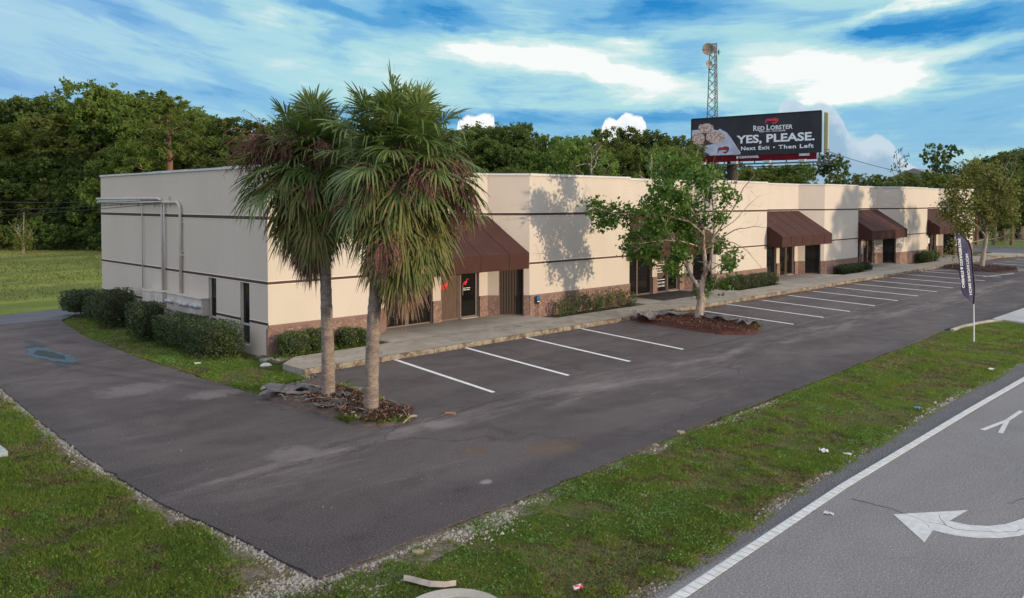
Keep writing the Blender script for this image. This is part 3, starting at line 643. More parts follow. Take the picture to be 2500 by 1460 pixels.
bx = MB().box(-.42, .02, -.55, -.22, -.07, .03).box(-.38, -.02, -.51, -.26, .031, .045).build('valve_box', mat('green_grey_lid', (.22, .26, .22), rough=.6), origin=(-.2, -.4, -.07), bevel=.01); tag(bx, 'small pale green valve box at the foot of the building corner', 'valve box')
rk = MB().lathe((-.62, -1.0, -.07), [(.16, 0), (.17, .06), (.10, .11), (0, .12)], 9).build('white_rock', mat('chalky_rock', (.62, .6, .55), (.5, .48, .43), 8., .9)); rk.data.transform(__import__('mathutils').Matrix.Identity(4)); tag(rk, 'single white rock in the grass beside the building corner', 'rock')
# planting bed marker pipe
pp = MB().tube([(1.95, -.25, 0), (1.95, -.25, .95)], .02, 7).build('sprinkler_riser', white_m, origin=(1.95, -.25, 0)); tag(pp, 'thin white sprinkler pipe standing between the corner shrubs', 'pipe')

# ------------------------------------------------------------------ billboard, mast
TL, TR = at(20.75, 95., 14.15), at(32.35, 86., 14.15)
bb = empty('billboard', ((TL[0] + TR[0]) / 2, (TL[1] + TR[1]) / 2, -.07), 'wide black and white restaurant billboard on a pole above the treetops', 'billboard')
ex = TR - TL; BW = np.linalg.norm(ex); ex /= BW; ez = np.array([0, 0, 1.]); en = np.cross(ex, ez); BH = 4.28
if en @ FWD > 0: en = -en
def BP(u, v, off=0.): return TL + ex * BW * u - ez * BH * v + en * off
def crop(x, y):
    """panel coordinates of a point of the printed sheet"""
    f = (x - 45) / 2300.; yt = 255 - 160 * f; yb_ = 900 - 85 * f
    u = (f / 95.) / ((1 - f) / 86. + f / 95.); return u, (y - yt) / (yb_ - yt)
def panel(P, off, m_, nm, par, th=.01):
    Q = [BP(u, v, off) for u, v in P] + [BP(u, v, off - th) for u, v in P]; n = len(P)
    return MB().add(Q, [tuple(range(n)), tuple(range(2 * n - 1, n - 1, -1))] + [(i, n + i, n + (i + 1) % n, (i + 1) % n) for i in range(n)]).build(nm, m_, par)
sheet = mat('billboard_vinyl', (.020, .020, .026), (.032, .030, .038), .4, .5)
face = panel([(0, 0), (1, 0), (1, 1), (0, 1)], .0, sheet, 'poster_panel', bb, .25)
edge = mat('dark_green_metal', (.02, .035, .03), rough=.5)
fr = MB()
for a, b in (((0, 0), (1, 0)), ((1, 0), (1, 1)), ((0, 1), (0, 0)), ((1, 1), (0, 1))): fr.beam(BP(*a, .0) + ez * (.05 if a[1] == b[1] == 0 else 0), BP(*b, .0) + ez * (.05 if a[1] == b[1] == 0 else 0), .14, .10)
fr.build('panel_frame', edge, bb)
panel([(1.008, .02), (1.035, .04), (1.035, 1.0), (1.008, 1.0)], -.5, mat('yellowed_metal', (.42, .40, .22), rough=.6), 'rear_panel_edge', bb, .3)
napkin = mat('print_napkin', (.55, .58, .68), (.38, .42, .52), .9, .6, stretch=(1, 1, 1)); roll = mat('print_bread', (.36, .22, .17), (.66, .54, .47), 4.5, .8, lo=.42, hi=.56, c3=(.26, .13, .09), fine=(9., .7, (.72, .62, .56))); rshade = mat('print_dark_bread', (.10, .045, .035), rough=.6)
C_ = lambda L: [crop(*p) for p in L]
panel(C_([(50, 440), (180, 430), (300, 440), (520, 425), (590, 435), (625, 405), (760, 470), (840, 555), (900, 640), (960, 730), (1030, 820), (1015, 858), (440, 885), (400, 850), (260, 790), (215, 740), (180, 665), (140, 650), (60, 715), (48, 720)]), .012, napkin, 'printed_napkin', face)
panel(C_([(50, 880), (46, 722), (60, 715), (140, 655), (180, 668), (212, 745), (256, 795), (395, 855), (430, 885)]), .016, mat('print_shadow', (.035, .035, .05), rough=.6), 'printed_shadow', face)
panel(C_([(50, 560), (120, 500), (300, 480), (380, 470), (600, 560), (740, 580), (600, 640), (420, 690), (240, 705), (190, 690), (150, 650), (50, 700)]), .018, rshade, 'printed_shadow', face)
def roundish(cx, cy, rx, ry, seed, n=36):
    r = np.random.default_rng(seed); out = []
    for k in range(n):
        a = 2 * math.pi * k / n; q_ = 1 + r.normal() * .055; out.append((max(50, cx + rx * math.cos(a) * q_), cy + ry * math.sin(a) * q_))
    return out
panel(C_(roundish(345, 400, 155, 85, 1)), .022, roll, 'printed_biscuit', face); panel(C_(roundish(190, 590, 135, 110, 2)), .026, roll, 'printed_biscuit', face); panel(C_(roundish(545, 560, 190, 105, 3)), .030, roll, 'printed_biscuit', face)
lob = mat('print_lobster', (.62, .05, .07), (.45, .03, .045), 4., .5); lobd = mat('print_dark_red', (.24, .03, .04), rough=.5)
LOB = [(0, 1), (.0, .45), (.06, .22), (.2, .14), (.42, .16), (.55, .04), (.78, 0), (.96, .1), (1, .4), (.9, .72), (.7, .98), (.55, .95), (.45, .75), (.62, .72), (.8, .62), (.72, .5), (.5, .52), (.3, .48), (.2, .6), (.12, .52), (.06, .75), (.04, 1)]
panel([crop(1460 + a * 228, 212 + b * 105) for a, b in LOB], .02, lob, 'lobster_emblem', face); panel([crop(590 + a * 225, 712 + b * 130) for a, b in LOB], .04, lobd, 'lobster_emblem', face)
pw = mat('print_white', (.74, .78, .80), rough=.5)
def btxt(s_, x0, x1, v0, v1, y_mid, bold=.02, sp=1., nm='poster_lettering', m_=pw):
    u0 = crop(x0, y_mid)[0]; u1 = crop(x1, y_mid)[0]
    return text(nm, s_, BP(u0, v1, .02), ex, ez, (v1 - v0) * BH, (u1 - u0) * BW, m_, face, bold, .0, sp)
btxt('YES, PLEASE.', 950, 2250, .50, .695, 500, .03)
btxt('Next Exit', 1035, 1540, .785, .88, 700, .025, 1.1); btxt('\u2022', 1597, 1625, .785, .88, 700, .025); btxt('Then Left', 1685, 2235, .785, .88, 700, .025, 1.1)
btxt('R', 1255, 1320, .262, .395, 400, .02); btxt('ED', 1328, 1450, .288, .392, 400, .02); btxt('L', 1485, 1545, .255, .390, 400, .02); btxt('OBSTER', 1548, 1912, .285, .388, 400, .02)
btxt('FRESH FISH \u2022 LIVE LOBSTER', 1355, 1800, .408, .440, 440, .02)
redm = mat('billboard_red_skirt', (.15, .010, .018), (.19, .016, .025), .8, .8, spec=.1)
SK = MB()
SK.add([BP(a, b, c) for a, b, c in ((.045, 1.005, -.02), (.968, 1.005, -.02), (.968, 1.17, -.02), (.045, 1.17, -.02), (.045, 1.005, -.12), (.968, 1.005, -.12), (.968, 1.17, -.12), (.045, 1.17, -.12))], [(0, 3, 2, 1), (4, 5, 6, 7), (0, 1, 5, 4), (3, 7, 6, 2), (0, 4, 7, 3), (1, 2, 6, 5)])
for k in range(5): SK.beam(BP(.045, 1.02 + k * .033, 0), BP(.968, 1.02 + k * .033, 0), .05, .05)
sk = SK.build('red_apron', redm, bb)
text('owner_lettering', 'CLEARCHANNEL', BP(.392, 1.085, .07), ex, ez, .24, BW * .155, pw, sk, .03, 0); text('panel_number', '008003', BP(.845, 1.075, .07), ex, ez, .24, BW * .075, pw, sk, .03, 0)
MB().add([BP(.372, 1.09, .07), BP(.386, 1.09, .07), BP(.386, 1.04, .07), BP(.372, 1.04, .07), BP(.372, 1.09, .06), BP(.386, 1.09, .06), BP(.386, 1.04, .06), BP(.372, 1.04, .06)], [(0, 1, 2, 3), (7, 6, 5, 4)]).build('owner_mark', pw, sk)
steel = mat('dull_steel', (.16, .16, .16), (.10, .10, .10), 2., .6, metal=.3)
rustpole = mat('brown_pole', (.035, .028, .024), (.05, .038, .03), 1., .7)
MB().tube([BP(.30, 5, -1.2) * [1, 1, 0] + [0, 0, -.1], BP(.30, .3, -1.2)], .55, 16).build('pole', rustpole, bb)
tr = MB()
for v, of in ((1.24, .9), (1.24, -.4), (1.3, -1.2)): tr.beam(BP(-.0, v, of), BP(1.06, v, of), .10, .10)
for u in np.linspace(.02, .98, 9): tr.beam(BP(u, 1.24, .95), BP(u, 1.24, -1.2), .06, .06); tr.beam(BP(u, .1, -.3), BP(u, 1.25, -.5), .10, .14)
tr.build('catwalk', steel, bb)
en_ = MB()
for a, b in (((.985, 1.03), (.985, 1.3)), ((1.03, 1.03), (1.03, 1.3)), ((1.06, .93), (1.06, 1.24)), ((.985, 1.1), (1.06, 1.1)), ((.985, 1.28), (1.06, 1.28)), ((.985, 1.19), (1.03, 1.19)), ((1.03, .95), (1.06, .95))): en_.beam(BP(*a, .3), BP(*b, .3), .06, .06)
en_.build('ladder_cage', steel, bb)
for u in (.17, .42, .67, .92):
    l_ = MB().beam(BP(u, 1.2, .9), BP(u, 1.22, 2.1), .05, .05).build('lamp_arm', steel, bb)
    MB().add([BP(u + a, 1.19 + b, 2.1 + c) for a, b, c in ((-.025, 0, 0), (.025, 0, 0), (.025, 0, .5), (-.025, 0, .5), (-.02, .06, .05), (.02, .06, .05), (.02, .06, .45), (-.02, .06, .45))], [(0, 1, 2, 3), (7, 6, 5, 4), (0, 4, 5, 1), (1, 5, 6, 2), (2, 6, 7, 3), (3, 7, 4, 0)]).build('lamp_head', mat('lamp_aluminium', (.55, .58, .58), rough=.4), l_)
# lattice mast
D_ = 132.; mc = at((1740 - 1250) / 2002 * D_, D_); mast = empty('lattice_mast', (mc[0], mc[1], -.07), 'tall steel lattice radio mast with dish antennas behind the billboard', 'mast')
TOP = 4.65 + (493 - 109) / 2002 * D_
def mw(z): return .52 + .52 * max(0, (TOP - z) / TOP) ** 1.2 * 1.6
gal = mat('galvanised_steel', (.13, .14, .15), (.20, .21, .22), .8, .5, metal=.4); lg = []
for k in range(3):
    a = R_(15 + 120 * k); lg.append(lambda z, a=a: np.array([mc[0] + mw(z) * 1.25 * math.cos(a), mc[1] + mw(z) * 1.25 * math.sin(a), z]))
for f in lg: MB().tube([f(z) for z in np.linspace(-.1, TOP, 14)], .095, 6).build('mast_leg', gal, mast)
br = MB(); z = 0.
while z < TOP - 1.3:
    for k in range(3):
        f, g_ = lg[k], lg[(k + 1) % 3]; br.tube([f(z), g_(z + 1.35)], .042, 4); br.tube([g_(z), f(z + 1.35)], .042, 4)
    z += 1.35
for k in range(3): br.tube([lg[k](TOP - .05), lg[(k + 1) % 3](TOP - .05)], .06, 4)
br.build('lattice_bracing', gal, mast)
dish_m = mat('dish_grey', (.17, .14, .12), (.25, .21, .19), 1.5, .6); dish2 = mat('dish_pale', (.30, .24, .21), (.38, .31, .28), 1.5, .6)
def dish(px, py, r, toward, m_, off):
    c = at((px - 1250) / 2002 * (D_ - off), D_ - off, 4.65 + (493 - py) / 2002 * (D_ - off))
    d = MB().lathe(c, [(0, -.35 * r), (r * .3, -.32 * r), (r * .7, -.2 * r), (r, 0), (r * 1.03, .04), (r * .98, .05), (r * .68, -.15 * r), (r * .3, -.26 * r), (0, -.29 * r)], 26, toward).build('dish_antenna', m_, mast, smooth=True)
    MB().lathe(c, [(0, .55 * r), (.10 * r, .5 * r), (.14 * r, .3 * r), (.03 * r, .0), (.03 * r, -.3 * r)], 8, toward).build('feed_horn', gal, d)
    MB().tube([c - np.array(toward) * .3 * r, [mc[0], mc[1], c[2]]], .06, 6).build('dish_mount', gal, d)
dish(1727, 122, .95, tuple(-FWD + RGT * -.05), dish_m, 1.3); dish(1729, 157, .52, tuple(-FWD), dish2, 1.2); dish(1752.5, 129, .5, tuple(RGT * .97 - FWD * .25), dish_m, .3); dish(1730, 171, .22, tuple(-FWD * .4 - ez), dish2, 1.)
wire2 = MB(); P0 = at(33.5, 88., 10.2); P1 = at(80, 140., 4.2 + 5.5)
o = wire2.tube([P0 + (P1 - P0) * u - np.array([0, 0, 6 * u * (1 - u)]) for u in np.linspace(0, 1, 20)], .035, 5).build('power_line', wire_m, origin=tuple(P0)); tag(o, 'thin power cable running right from the billboard across the sky', 'cable')

# ------------------------------------------------------------------ feather flag
FB = np.array([18.14, -14.04, -.07]); flag = empty('feather_flag', tuple(FB), 'tall dark navy feather banner with white lettering on a pole in the verge', 'banner')
sc_ = 27.35 / 2002
def FP(x, y, off=0.): return FB * [1, 1, 0] + RGT * (x - 2376) * sc_ + np.array([0, 0, (832 - y) * sc_]) - FWD * off
MB().tube([FP(2377.5, 838), FP(2376.5, 785), FP(2375.3, 740)], [.022, .020, .018], 10).build('pole', mat('pole_white_metal', (.72, .73, .72), rough=.35), flag)
RT = [(2329, 568.5), (2347.7, 576), (2361, 590), (2367.5, 610), (2369.6, 638.7), (2373, 671.6), (2375.8, 693.5), (2376.3, 715), (2374, 742)]
LFT = [(2369.6, 735), (2350, 720), (2344, 702), (2340, 671.6), (2336.8, 638.7), (2332, 601.4)]
navy = mat('navy_banner', (.045, .045, .085), (.07, .065, .115), 2.5, .7, .3, 15.)
def yat(L, y, c): 
    L = sorted(L, key=lambda p: p[1]); return float(np.interp(y, [p[1] for p in L], [p[0] for p in L]))
rows = np.linspace(569.5, 739, 40); V = []; F = []
for i, y in enumerate(rows):
    xr = yat(RT, y, 0); xl = min(yat([(2329, 568.5)] + LFT + [(2372, 740)], y, 0), xr - .1)
    for j in range(9):
        t_ = j / 8; V.append(FP(xl + (xr - xl) * t_, y, .03 * math.sin(y * .13 + t_ * 3) * (1 - t_)))
for i in range(39):
    for j in range(8): a = i * 9 + j; F.append((a, a + 1, a + 10, a + 9))
bn = MB().add(V, F).build('banner', navy, flag, smooth=True); sd_ = bn.modifiers.new('thickness', 'SOLIDIFY'); sd_.thickness = .004
MB().tube([FP(x + .4, y) for x, y in RT], [.012] + [.022] * 7 + [.026], 8).build('pole_sleeve', mat('black_sleeve', (.008, .008, .012), rough=.6), flag)
fw = mat('flag_white_print', (.75, .76, .78), rough=.6)
up_ = np.array([0, 0, 1.])
def ftext(s_, x0, x1, y0, y1, yb2=None, bold=.02, lean=0.):
    a = FP(x0, y0, .04); b = FP(x0 + lean, y1, .04); d = b - a; L = np.linalg.norm(d); d /= L
    r = RGT - d * (RGT @ d); r /= np.linalg.norm(r)
    text('banner_lettering', s_, a, d, r, (x1 - x0) * sc_, L, fw, flag, bold, .0)
ftext('HOME INNOVATION', 2363, 2369.5, 719, 619, lean=-11.5); ftext('CABINETS & COUNTERTOPS', 2345.5, 2351.5, 702, 581, lean=-13., bold=.04)

# ------------------------------------------------------------------ foliage tools
def leaf_quads(C, size, r, aspect=.5, up=.0, jit=.35):
    """rhombus leaves at centres C"""
    n = len(C); N_ = r.normal(size=(n, 3)); N_[:, 2] += up * 2; N_ /= np.linalg.norm(N_, axis=1)[:, None]
    t = r.normal(size=(n, 3)); t -= N_ * (t * N_).sum(1)[:, None]; t /= np.linalg.norm(t, axis=1)[:, None]; b = np.cross(N_, t)
    s_ = (size * (1 + jit * r.normal(size=n)).clip(.4, 2))[:, None]
    V = np.stack([C - t * s_ * .5, C + b * s_ * aspect * .5 - t * s_ * .05, C + t * s_ * .5, C - b * s_ * aspect * .5 - t * s_ * .05], 1).reshape(-1, 3)
    return V, np.arange(n * 4).reshape(-1, 4)
leafdark = mat('oak_foliage', (.046, .085, .022), (.088, .128, .030), .35, .75, world=False, trans=.25, rnd=.25, c3=(.11, .14, .035), spec=.25)
leafmid = mat('broadleaf_foliage', (.085, .140, .028), (.13, .180, .036), .4, .75, world=False, trans=.3, rnd=.22, c3=(.15, .18, .045), spec=.25)
leafolive = mat('olive_foliage', (.10, .14, .034), (.145, .175, .045), .4, .8, world=False, trans=.3, rnd=.2, c3=(.17, .16, .05), spec=.2)
leafpine = mat('pine_needles', (.035, .075, .022), (.06, .11, .03), .6, .8, world=False, trans=.2, rnd=.2, spec=.2)
bark = mat('grey_brown_bark', (.16, .125, .10), (.10, .075, .06), 3., .95, .8, 12., world=False, c3=(.24, .20, .17), stretch=(1, 1, .4))
palebark = mat('pale_bark', (.34, .29, .24), (.20, .16, .13), 4., .95, .8, 14., world=False, stretch=(1, 1, .3), c3=(.45, .40, .34))
pinebark = mat('reddish_pine_bark', (.22, .12, .085), (.14, .08, .06), 3., .95, .8, 10., world=False, stretch=(1, 1, .4))
def limb(mb, p, d, L, r0, depth, r, bend=.25, k=6, tips=None, upb=.1):
    """recursive bough"""
    P = [np.array(p, float)]; d = np.array(d, float); d /= np.linalg.norm(d); n = 4
    for i in range(n): d = d + r.normal(size=3) * bend * .5 + np.array([0, 0, upb]); d /= np.linalg.norm(d); P.append(P[-1] + d * L / n)
    mb.tube(P, [r0 * (1 - .6 * i / n) for i in range(n + 1)], k, cap=False)
    if tips is not None: tips.append(P[-1])
    if depth > 0:
        for j in range(2 + (depth > 1)):
            i = r.integers(2, n + 1); nd = d + r.normal(size=3) * .75; limb(mb, P[i], nd, L * r.uniform(.5, .75), r0 * (1 - .6 * i / n) * .7, depth - 1, r, bend, max(3, k - 1), tips, upb)
TREES = {}
def make_tree(kind, seed):
    """unit of about 10 m; returns (crown mesh, trunk mesh)"""
    r = np.random.default_rng(seed); mb = MB()
    if kind == 'oak':
        Ht, lobes = 10., []
        mb.tube([(0, 0, -.5), (.1, 0, 2.), (.2, .1, 4.2), (.1, .2, 6.)], [.38, .30, .24, .15], 8, cap=False)
        for k in range(6):
            a = k * 1.05 + r.uniform(-.4, .4); mb.tube([(.1, .1, 2.5 + .5 * k), (1.2 * math.cos(a), 1.2 * math.sin(a), 4. + .5 * k), (2.4 * math.cos(a), 2.4 * math.sin(a), 5.5 + .4 * k)], [.15, .1, .05], 5, cap=False)
        for k in range(22):
            a = r.uniform(0, 6.28); zz = r.uniform(2.2, 8.7); R0 = 3.3 * math.sqrt(max(.05, 1 - ((zz - 5.) / 4.6) ** 2)) * r.uniform(.35, 1.)
            lobes.append((R0 * math.cos(a), R0 * math.sin(a), zz, r.uniform(.8, 1.6)))
        lobes.append((0, 0, 8.6, 1.2)); nl, ls, asp = 1150, .20, .5
    elif kind == 'tall':
        mb.tube([(0, 0, -.5), (.05, .1, 4.), (.15, .0, 8.)], [.26, .2, .09], 8, cap=False); lobes = []
        for k in range(5):
            a = k * 1.3; mb.tube([(.1, .05, 3. + k), (1. * math.cos(a), 1. * math.sin(a), 4.6 + k * .9)], [.1, .04], 5, cap=False)
        for k in range(18):
            a = r.uniform(0, 6.28); zz = r.uniform(3., 9.3); R0 = 1.9 * math.sqrt(max(.08, 1 - ((zz - 6.) / 4.2) ** 2)) * r.uniform(.3, 1.)
            lobes.append((R0 * math.cos(a), R0 * math.sin(a), zz, r.uniform(.55, 1.15)))
        nl, ls, asp = 950, .18, .5
    elif kind == 'pine':
        mb.tube([(0, 0, -.5), (.08, .05, 5.), (.0, .1, 9.2)], [.2, .15, .05], 8, cap=False); lobes = []
        for k in range(15):
            a = k * 2.4 + r.uniform(-.3, .3); zz = 4.6 + k * .32; R0 = (2.2 - .09 * k) * r.uniform(.55, 1.)
            mb.tube([(.05, .05, zz - .3), (R0 * math.cos(a), R0 * math.sin(a), zz + .2)], [.06, .02], 4, cap=False)
            lobes.append((R0 * math.cos(a), R0 * math.sin(a), zz + .25, r.uniform(.6, .95)))
            lobes.append((R0 * .5 * math.cos(a), R0 * .5 * math.sin(a), zz + .3, r.uniform(.3, .5)))
        lobes.append((0, .1, 9.4, .6)); nl, ls, asp = 900, .22, .25
    elif kind == 'sparse':
        mb.tube([(0, 0, -.5), (.15, .05, 3.), (-.1, .1, 6.), (.1, 0., 8.6)], [.18, .15, .1, .04], 7, cap=False); tips = []; lobes = []
        for k in range(13):
            a = k * 2.4; limb(mb, (.05, .05, 3.2 + .42 * k), (math.cos(a), math.sin(a), .5), 2.2 - .07 * k, .07, 1, r, .4, 4, tips)
        for t_ in tips:
            if r.random() < .8: lobes.append((*t_, r.uniform(.25, .55)))
        nl, ls, asp = 220, .17, .5
    elif kind == 'bush':
        lobes = []; mb.tube([(0, 0, -.3), (.1, 0, 1.5)], [.08, .04], 5, cap=False)
        for k in range(13):
            a = r.uniform(0, 6.28); R0 = r.uniform(0, 2.); lobes.append((R0 * math.cos(a), R0 * math.sin(a), r.uniform(.5, 2.6), r.uniform(.6, 1.1)))
        nl, ls, asp = 480, .24, .45
    C = []
    for (x, y, z, R0) in lobes:
        n = int(nl * (R0 / 1.1) ** 1.6) + 20; d = r.normal(size=(n, 3)); d /= np.linalg.norm(d, axis=1)[:, None]
        # leaves gather into small sprays on the shell of each lobe
        m_ = max(6, n // 30); sc = r.normal(size=(m_, 3)); sc /= np.linalg.norm(sc, axis=1)[:, None]; sc[:, 2] *= .75
        i = r.integers(0, m_, n); c = np.array([x, y, z]) + sc[i] * R0 * (r.uniform(.72, 1.12, (m_, 1))[i]) + d * (R0 * .22) * r.uniform(.2, 1., (n, 1))
        C.append(c)
    C = np.concatenate(C); V, F = leaf_quads(C, ls, r, asp, .25)
    return V, F, mb
def tree_parts(kind, seed):
    if (kind, seed) not in TREES:
        V, F, mb = make_tree(kind, seed); fm = {'oak': leafdark, 'tall': leafmid, 'pine': leafpine, 'sparse': leafolive, 'bush': leafmid}[kind]
        me = np_mesh('crown', V, F, fm); tm = bpy.data.meshes.new('trunk'); tm.from_pydata(mb.v, [], mb.f); tm.materials.append({'pine': pinebark, 'sparse': palebark}.get(kind, bark)); tm.polygons.foreach_set('use_smooth', [True] * len(mb.f)); tm.update()
        TREES[(kind, seed)] = (me, tm)
    return TREES[(kind, seed)]
CATN = {'oak': 'forest_tree', 'tall': 'forest_tree', 'pine': 'pine_tree', 'sparse': 'sparse_tree', 'bush': 'undergrowth_bush'}
def plant(kind, seed, loc, h, wd=1., rot=0., label='', cat='tree', group=None, cmat=None):
    cm, tm = tree_parts(kind, seed); k = h / (3.4 if kind == 'bush' else 10.)
    t = empty(CATN[kind], tuple(loc), label, cat, group)
    t.scale = (k * wd, k * wd, k); t.rotation_euler = (0, 0, rot)
    c = bpy.data.objects.new('crown', cm); link(c); c.parent = t
    if cmat: c.material_slots[0].link = 'OBJECT'; c.material_slots[0].material = cmat
    q_ = bpy.data.objects.new('trunk', tm); link(q_); q_.parent = t
    return t
ORD = 'zeroth first second third fourth fifth sixth seventh eighth ninth tenth eleventh twelfth thirteenth fourteenth fifteenth sixteenth seventeenth eighteenth nineteenth twentieth'.split() + ['twenty-' + w_ for w_ in 'first second third fourth fifth sixth seventh eighth ninth'.split()] + ['thirtieth'] + ['thirty-' + w_ for w_ in 'first second third fourth fifth sixth seventh eighth ninth'.split()]
PROF = [(-60, 235), (0, 232), (60, 228), (120, 212), (190, 232), (225, 208), (270, 198), (320, 210), (360, 240), (420, 228), (470, 268), (560, 262), (620, 280), (700, 285), (1100, 300), (1160, 305), (1210, 292), (1250, 290), (1300, 292), (1350, 318), (1385, 335), (1420, 318), (1470, 306), (1520, 298), (1580, 312), (1625, 315), (1655, 345), (1680, 388), (1990, 388)]
def ytop(px): return -7. * (1050 < px < 1690) + float(np.interp(px, [p[0] for p in PROF], [p[1] for p in PROF]))
fr_rng = np.random.default_rng(11)
def trow(nm, grp, pxs, dep, kfac, kinds, jy=10, labelf=None, wdr=(1.0, 1.35), cm=None):
    for i, px in enumerate(pxs):
        kd = kinds[fr_rng.integers(0, len(kinds))]; d_ = dep(px) + fr_rng.uniform(-2, 2); lat = (px - 1250) / 2002 * d_
        y = 493 - (493 - ytop(px)) * kfac + fr_rng.uniform(-jy, jy); h = (493 - y) / 2002 * d_ + 4.65
        top = {'oak': 1.02, 'tall': 1.03, 'pine': 1., 'sparse': .93}[kd]
        m_ = None
        if cm and fr_rng.random() < .5: m_ = cm[fr_rng.integers(0, len(cm))]
        desc = {'oak': 'broad dark green oak', 'tall': 'tall green broadleaf tree', 'pine': 'pine with a bare trunk', 'sparse': 'thin olive tree'}[kd]
        plant(kd, int(fr_rng.integers(0, 3)), at(lat, d_, -.07), h / top, fr_rng.uniform(*wdr) * (.85 if kd == 'tall' and h > 15 else 1.), fr_rng.uniform(0, 6.28), f'{desc}, {ORD[i + 1]} from the left in the {nm}', 'tree', grp, m_)
def dleft(px): return float(np.interp(px, [0, 250, 700, 1300, 1640, 1690, 1990], [86, 84, 74, 70, 72, 94, 99]))
trow('back row of the wood', 'trees in the back row of the wood', list(range(-45, 2000, 66)), lambda p: dleft(p) + 13, 1.0, ['oak', 'oak', 'oak', 'tall'], 7, cm=[leafdark, leafmid])
trow('middle row of the wood', 'trees in the middle row of the wood', list(range(-20, 760, 72)) + list(range(1130, 1990, 80)), lambda p: dleft(p) + 6, .78, ['oak', 'tall', 'oak', 'sparse'], 18, cm=[leafmid, leafolive])
trow('front edge of the wood', 'trees along the front edge of the wood', list(range(-30, 760, 66)), lambda p: dleft(p) + 1, .48, ['oak', 'oak', 'tall'], 26, cm=[leafmid, leafdark])
trow('row behind the long roof', 'low trees behind the long roof', list(range(1180, 1960, 62)), lambda p: 58, .46, ['oak', 'tall', 'oak'], 14, cm=[leafolive, leafmid, leafolive])
def hh(py, d_): return (493 - py) / 2002 * d_ + 4.65
def single(kind, seed, px, py, d_, wd, label, rot=0., cmat=None, nm='tree', name=None):
    t = plant(kind, seed, at((px - 1250) / 2002 * d_, d_, -.07), hh(py, d_) / .98, wd, rot, label, nm, None, cmat)
    if name: t.name = name
    return t
single('pine', 0, 418, 225, 76, 1.35, 'tall pine with flat topped crown and long bare trunk above the gable wall', 1., leafmid)
single('oak', 1, 275, 200, 88, .95, 'tallest round crowned oak of the wood left of the gable', .4, leafmid)
single('sparse', 0, 1590, 350, 50, .8, 'yellow green tree with a pale trunk behind the roof, left of the billboard', .2, leafmid)
single('sparse', 1, 1445, 330, 52, .75, 'reddish brown thin tree behind the middle of the roof', 1.2)
single('oak', 2, 1420, 325, 56, .8, 'bright green bushy tree behind the roof before the dark oaks', 0., leafmid)
single('tall', 1, 2025, 372, 92, 1.0, 'dark tree standing just right of the billboard edge', .3, leafdark)
single('sparse', 2, 2195, 357, 120, .55, 'small thin tree standing alone against the sky', .7, leafdark)
single('tall', 0, 2290, 340, 105, .95, 'tall dark tree with an open crown between the lone thin tree and the round oaks', 2., leafdark)
for i, (px, py, d_, wd) in enumerate([(2370, 395, 100, 1.2), (2400, 378, 104, 1.3), (2450, 390, 100, 1.3), (2490, 362, 104, 1.3), (2550, 358, 104, 1.3)]): single('oak', i % 3, px, py, d_, wd, f'dark round oak at the right edge of the view, {ORD[i + 1]} from the left', i * 1.1, leafdark)
for i, px in enumerate(range(2050, 2520, 42)):
    plant('pine' if i % 3 else 'tall', i % 3, at((px - 1250) / 2002 * 88, 88, -.07), hh(412 + (i * 37 % 13), 88), 1.25, i * 1.7, f'low bright green pine over the far roofline, {ORD[i + 1]} from the left', 'tree', 'green pines over the far roof', leafmid)
for i, px in enumerate(range(-40, 460, 24)):
    d_ = 80 + fr_rng.uniform(-1, 1); plant('bush', i % 3, at((px - 1250) / 2002 * d_, d_, -.07), fr_rng.uniform(1.7, 3.4), fr_rng.uniform(.8, 1.3), i, f'green bush along the edge of the field, {ORD[i + 1]} from the left', 'bush', 'undergrowth along the field', leafmid if i % 2 else leafdark)
# trees across the road whose evening shade falls on the third and fourth bays
plant('oak', 0, (53.2, -31., -.07), 10.5, 1.15, .3, 'broad oak across the road outside the right of the view', 'tree'); plant('tall', 1, (64.2, -34, -.07), 9., .9, .3, 'slender tree across the road outside the right of the view', 'tree')
# dead shrub in the field
ds = empty('dead_shrub', (9.0, 61.2, -.07), 'bare dead shrub with pale branches and a leafy foot in the field', 'shrub')
mb = MB(); r = np.random.default_rng(3); tips = []
for k in range(7): a = k * .9; limb(mb, (9., 61.2, .8), (math.cos(a) * .6, math.sin(a) * .6, 1), 1.2 + .4 * (k % 3), .035, 1, r, .25, 5, tips)
mb.tube([(9., 61.2, -.1), (9., 61.2, .9)], [.14, .10], 8).tube([(9, 61.2, .8), (9.1, 61.2, 3.7)], [.05, .02], 5); mb.build('branches', palebark, ds)
C = np.array([9., 61.2, 1.1]) + r.normal(size=(1100, 3)) * [.45, .45, .5]; V, F = leaf_quads(C, .16, r); obj('foliage', np_mesh('foliage', V, F, leafolive), ds)

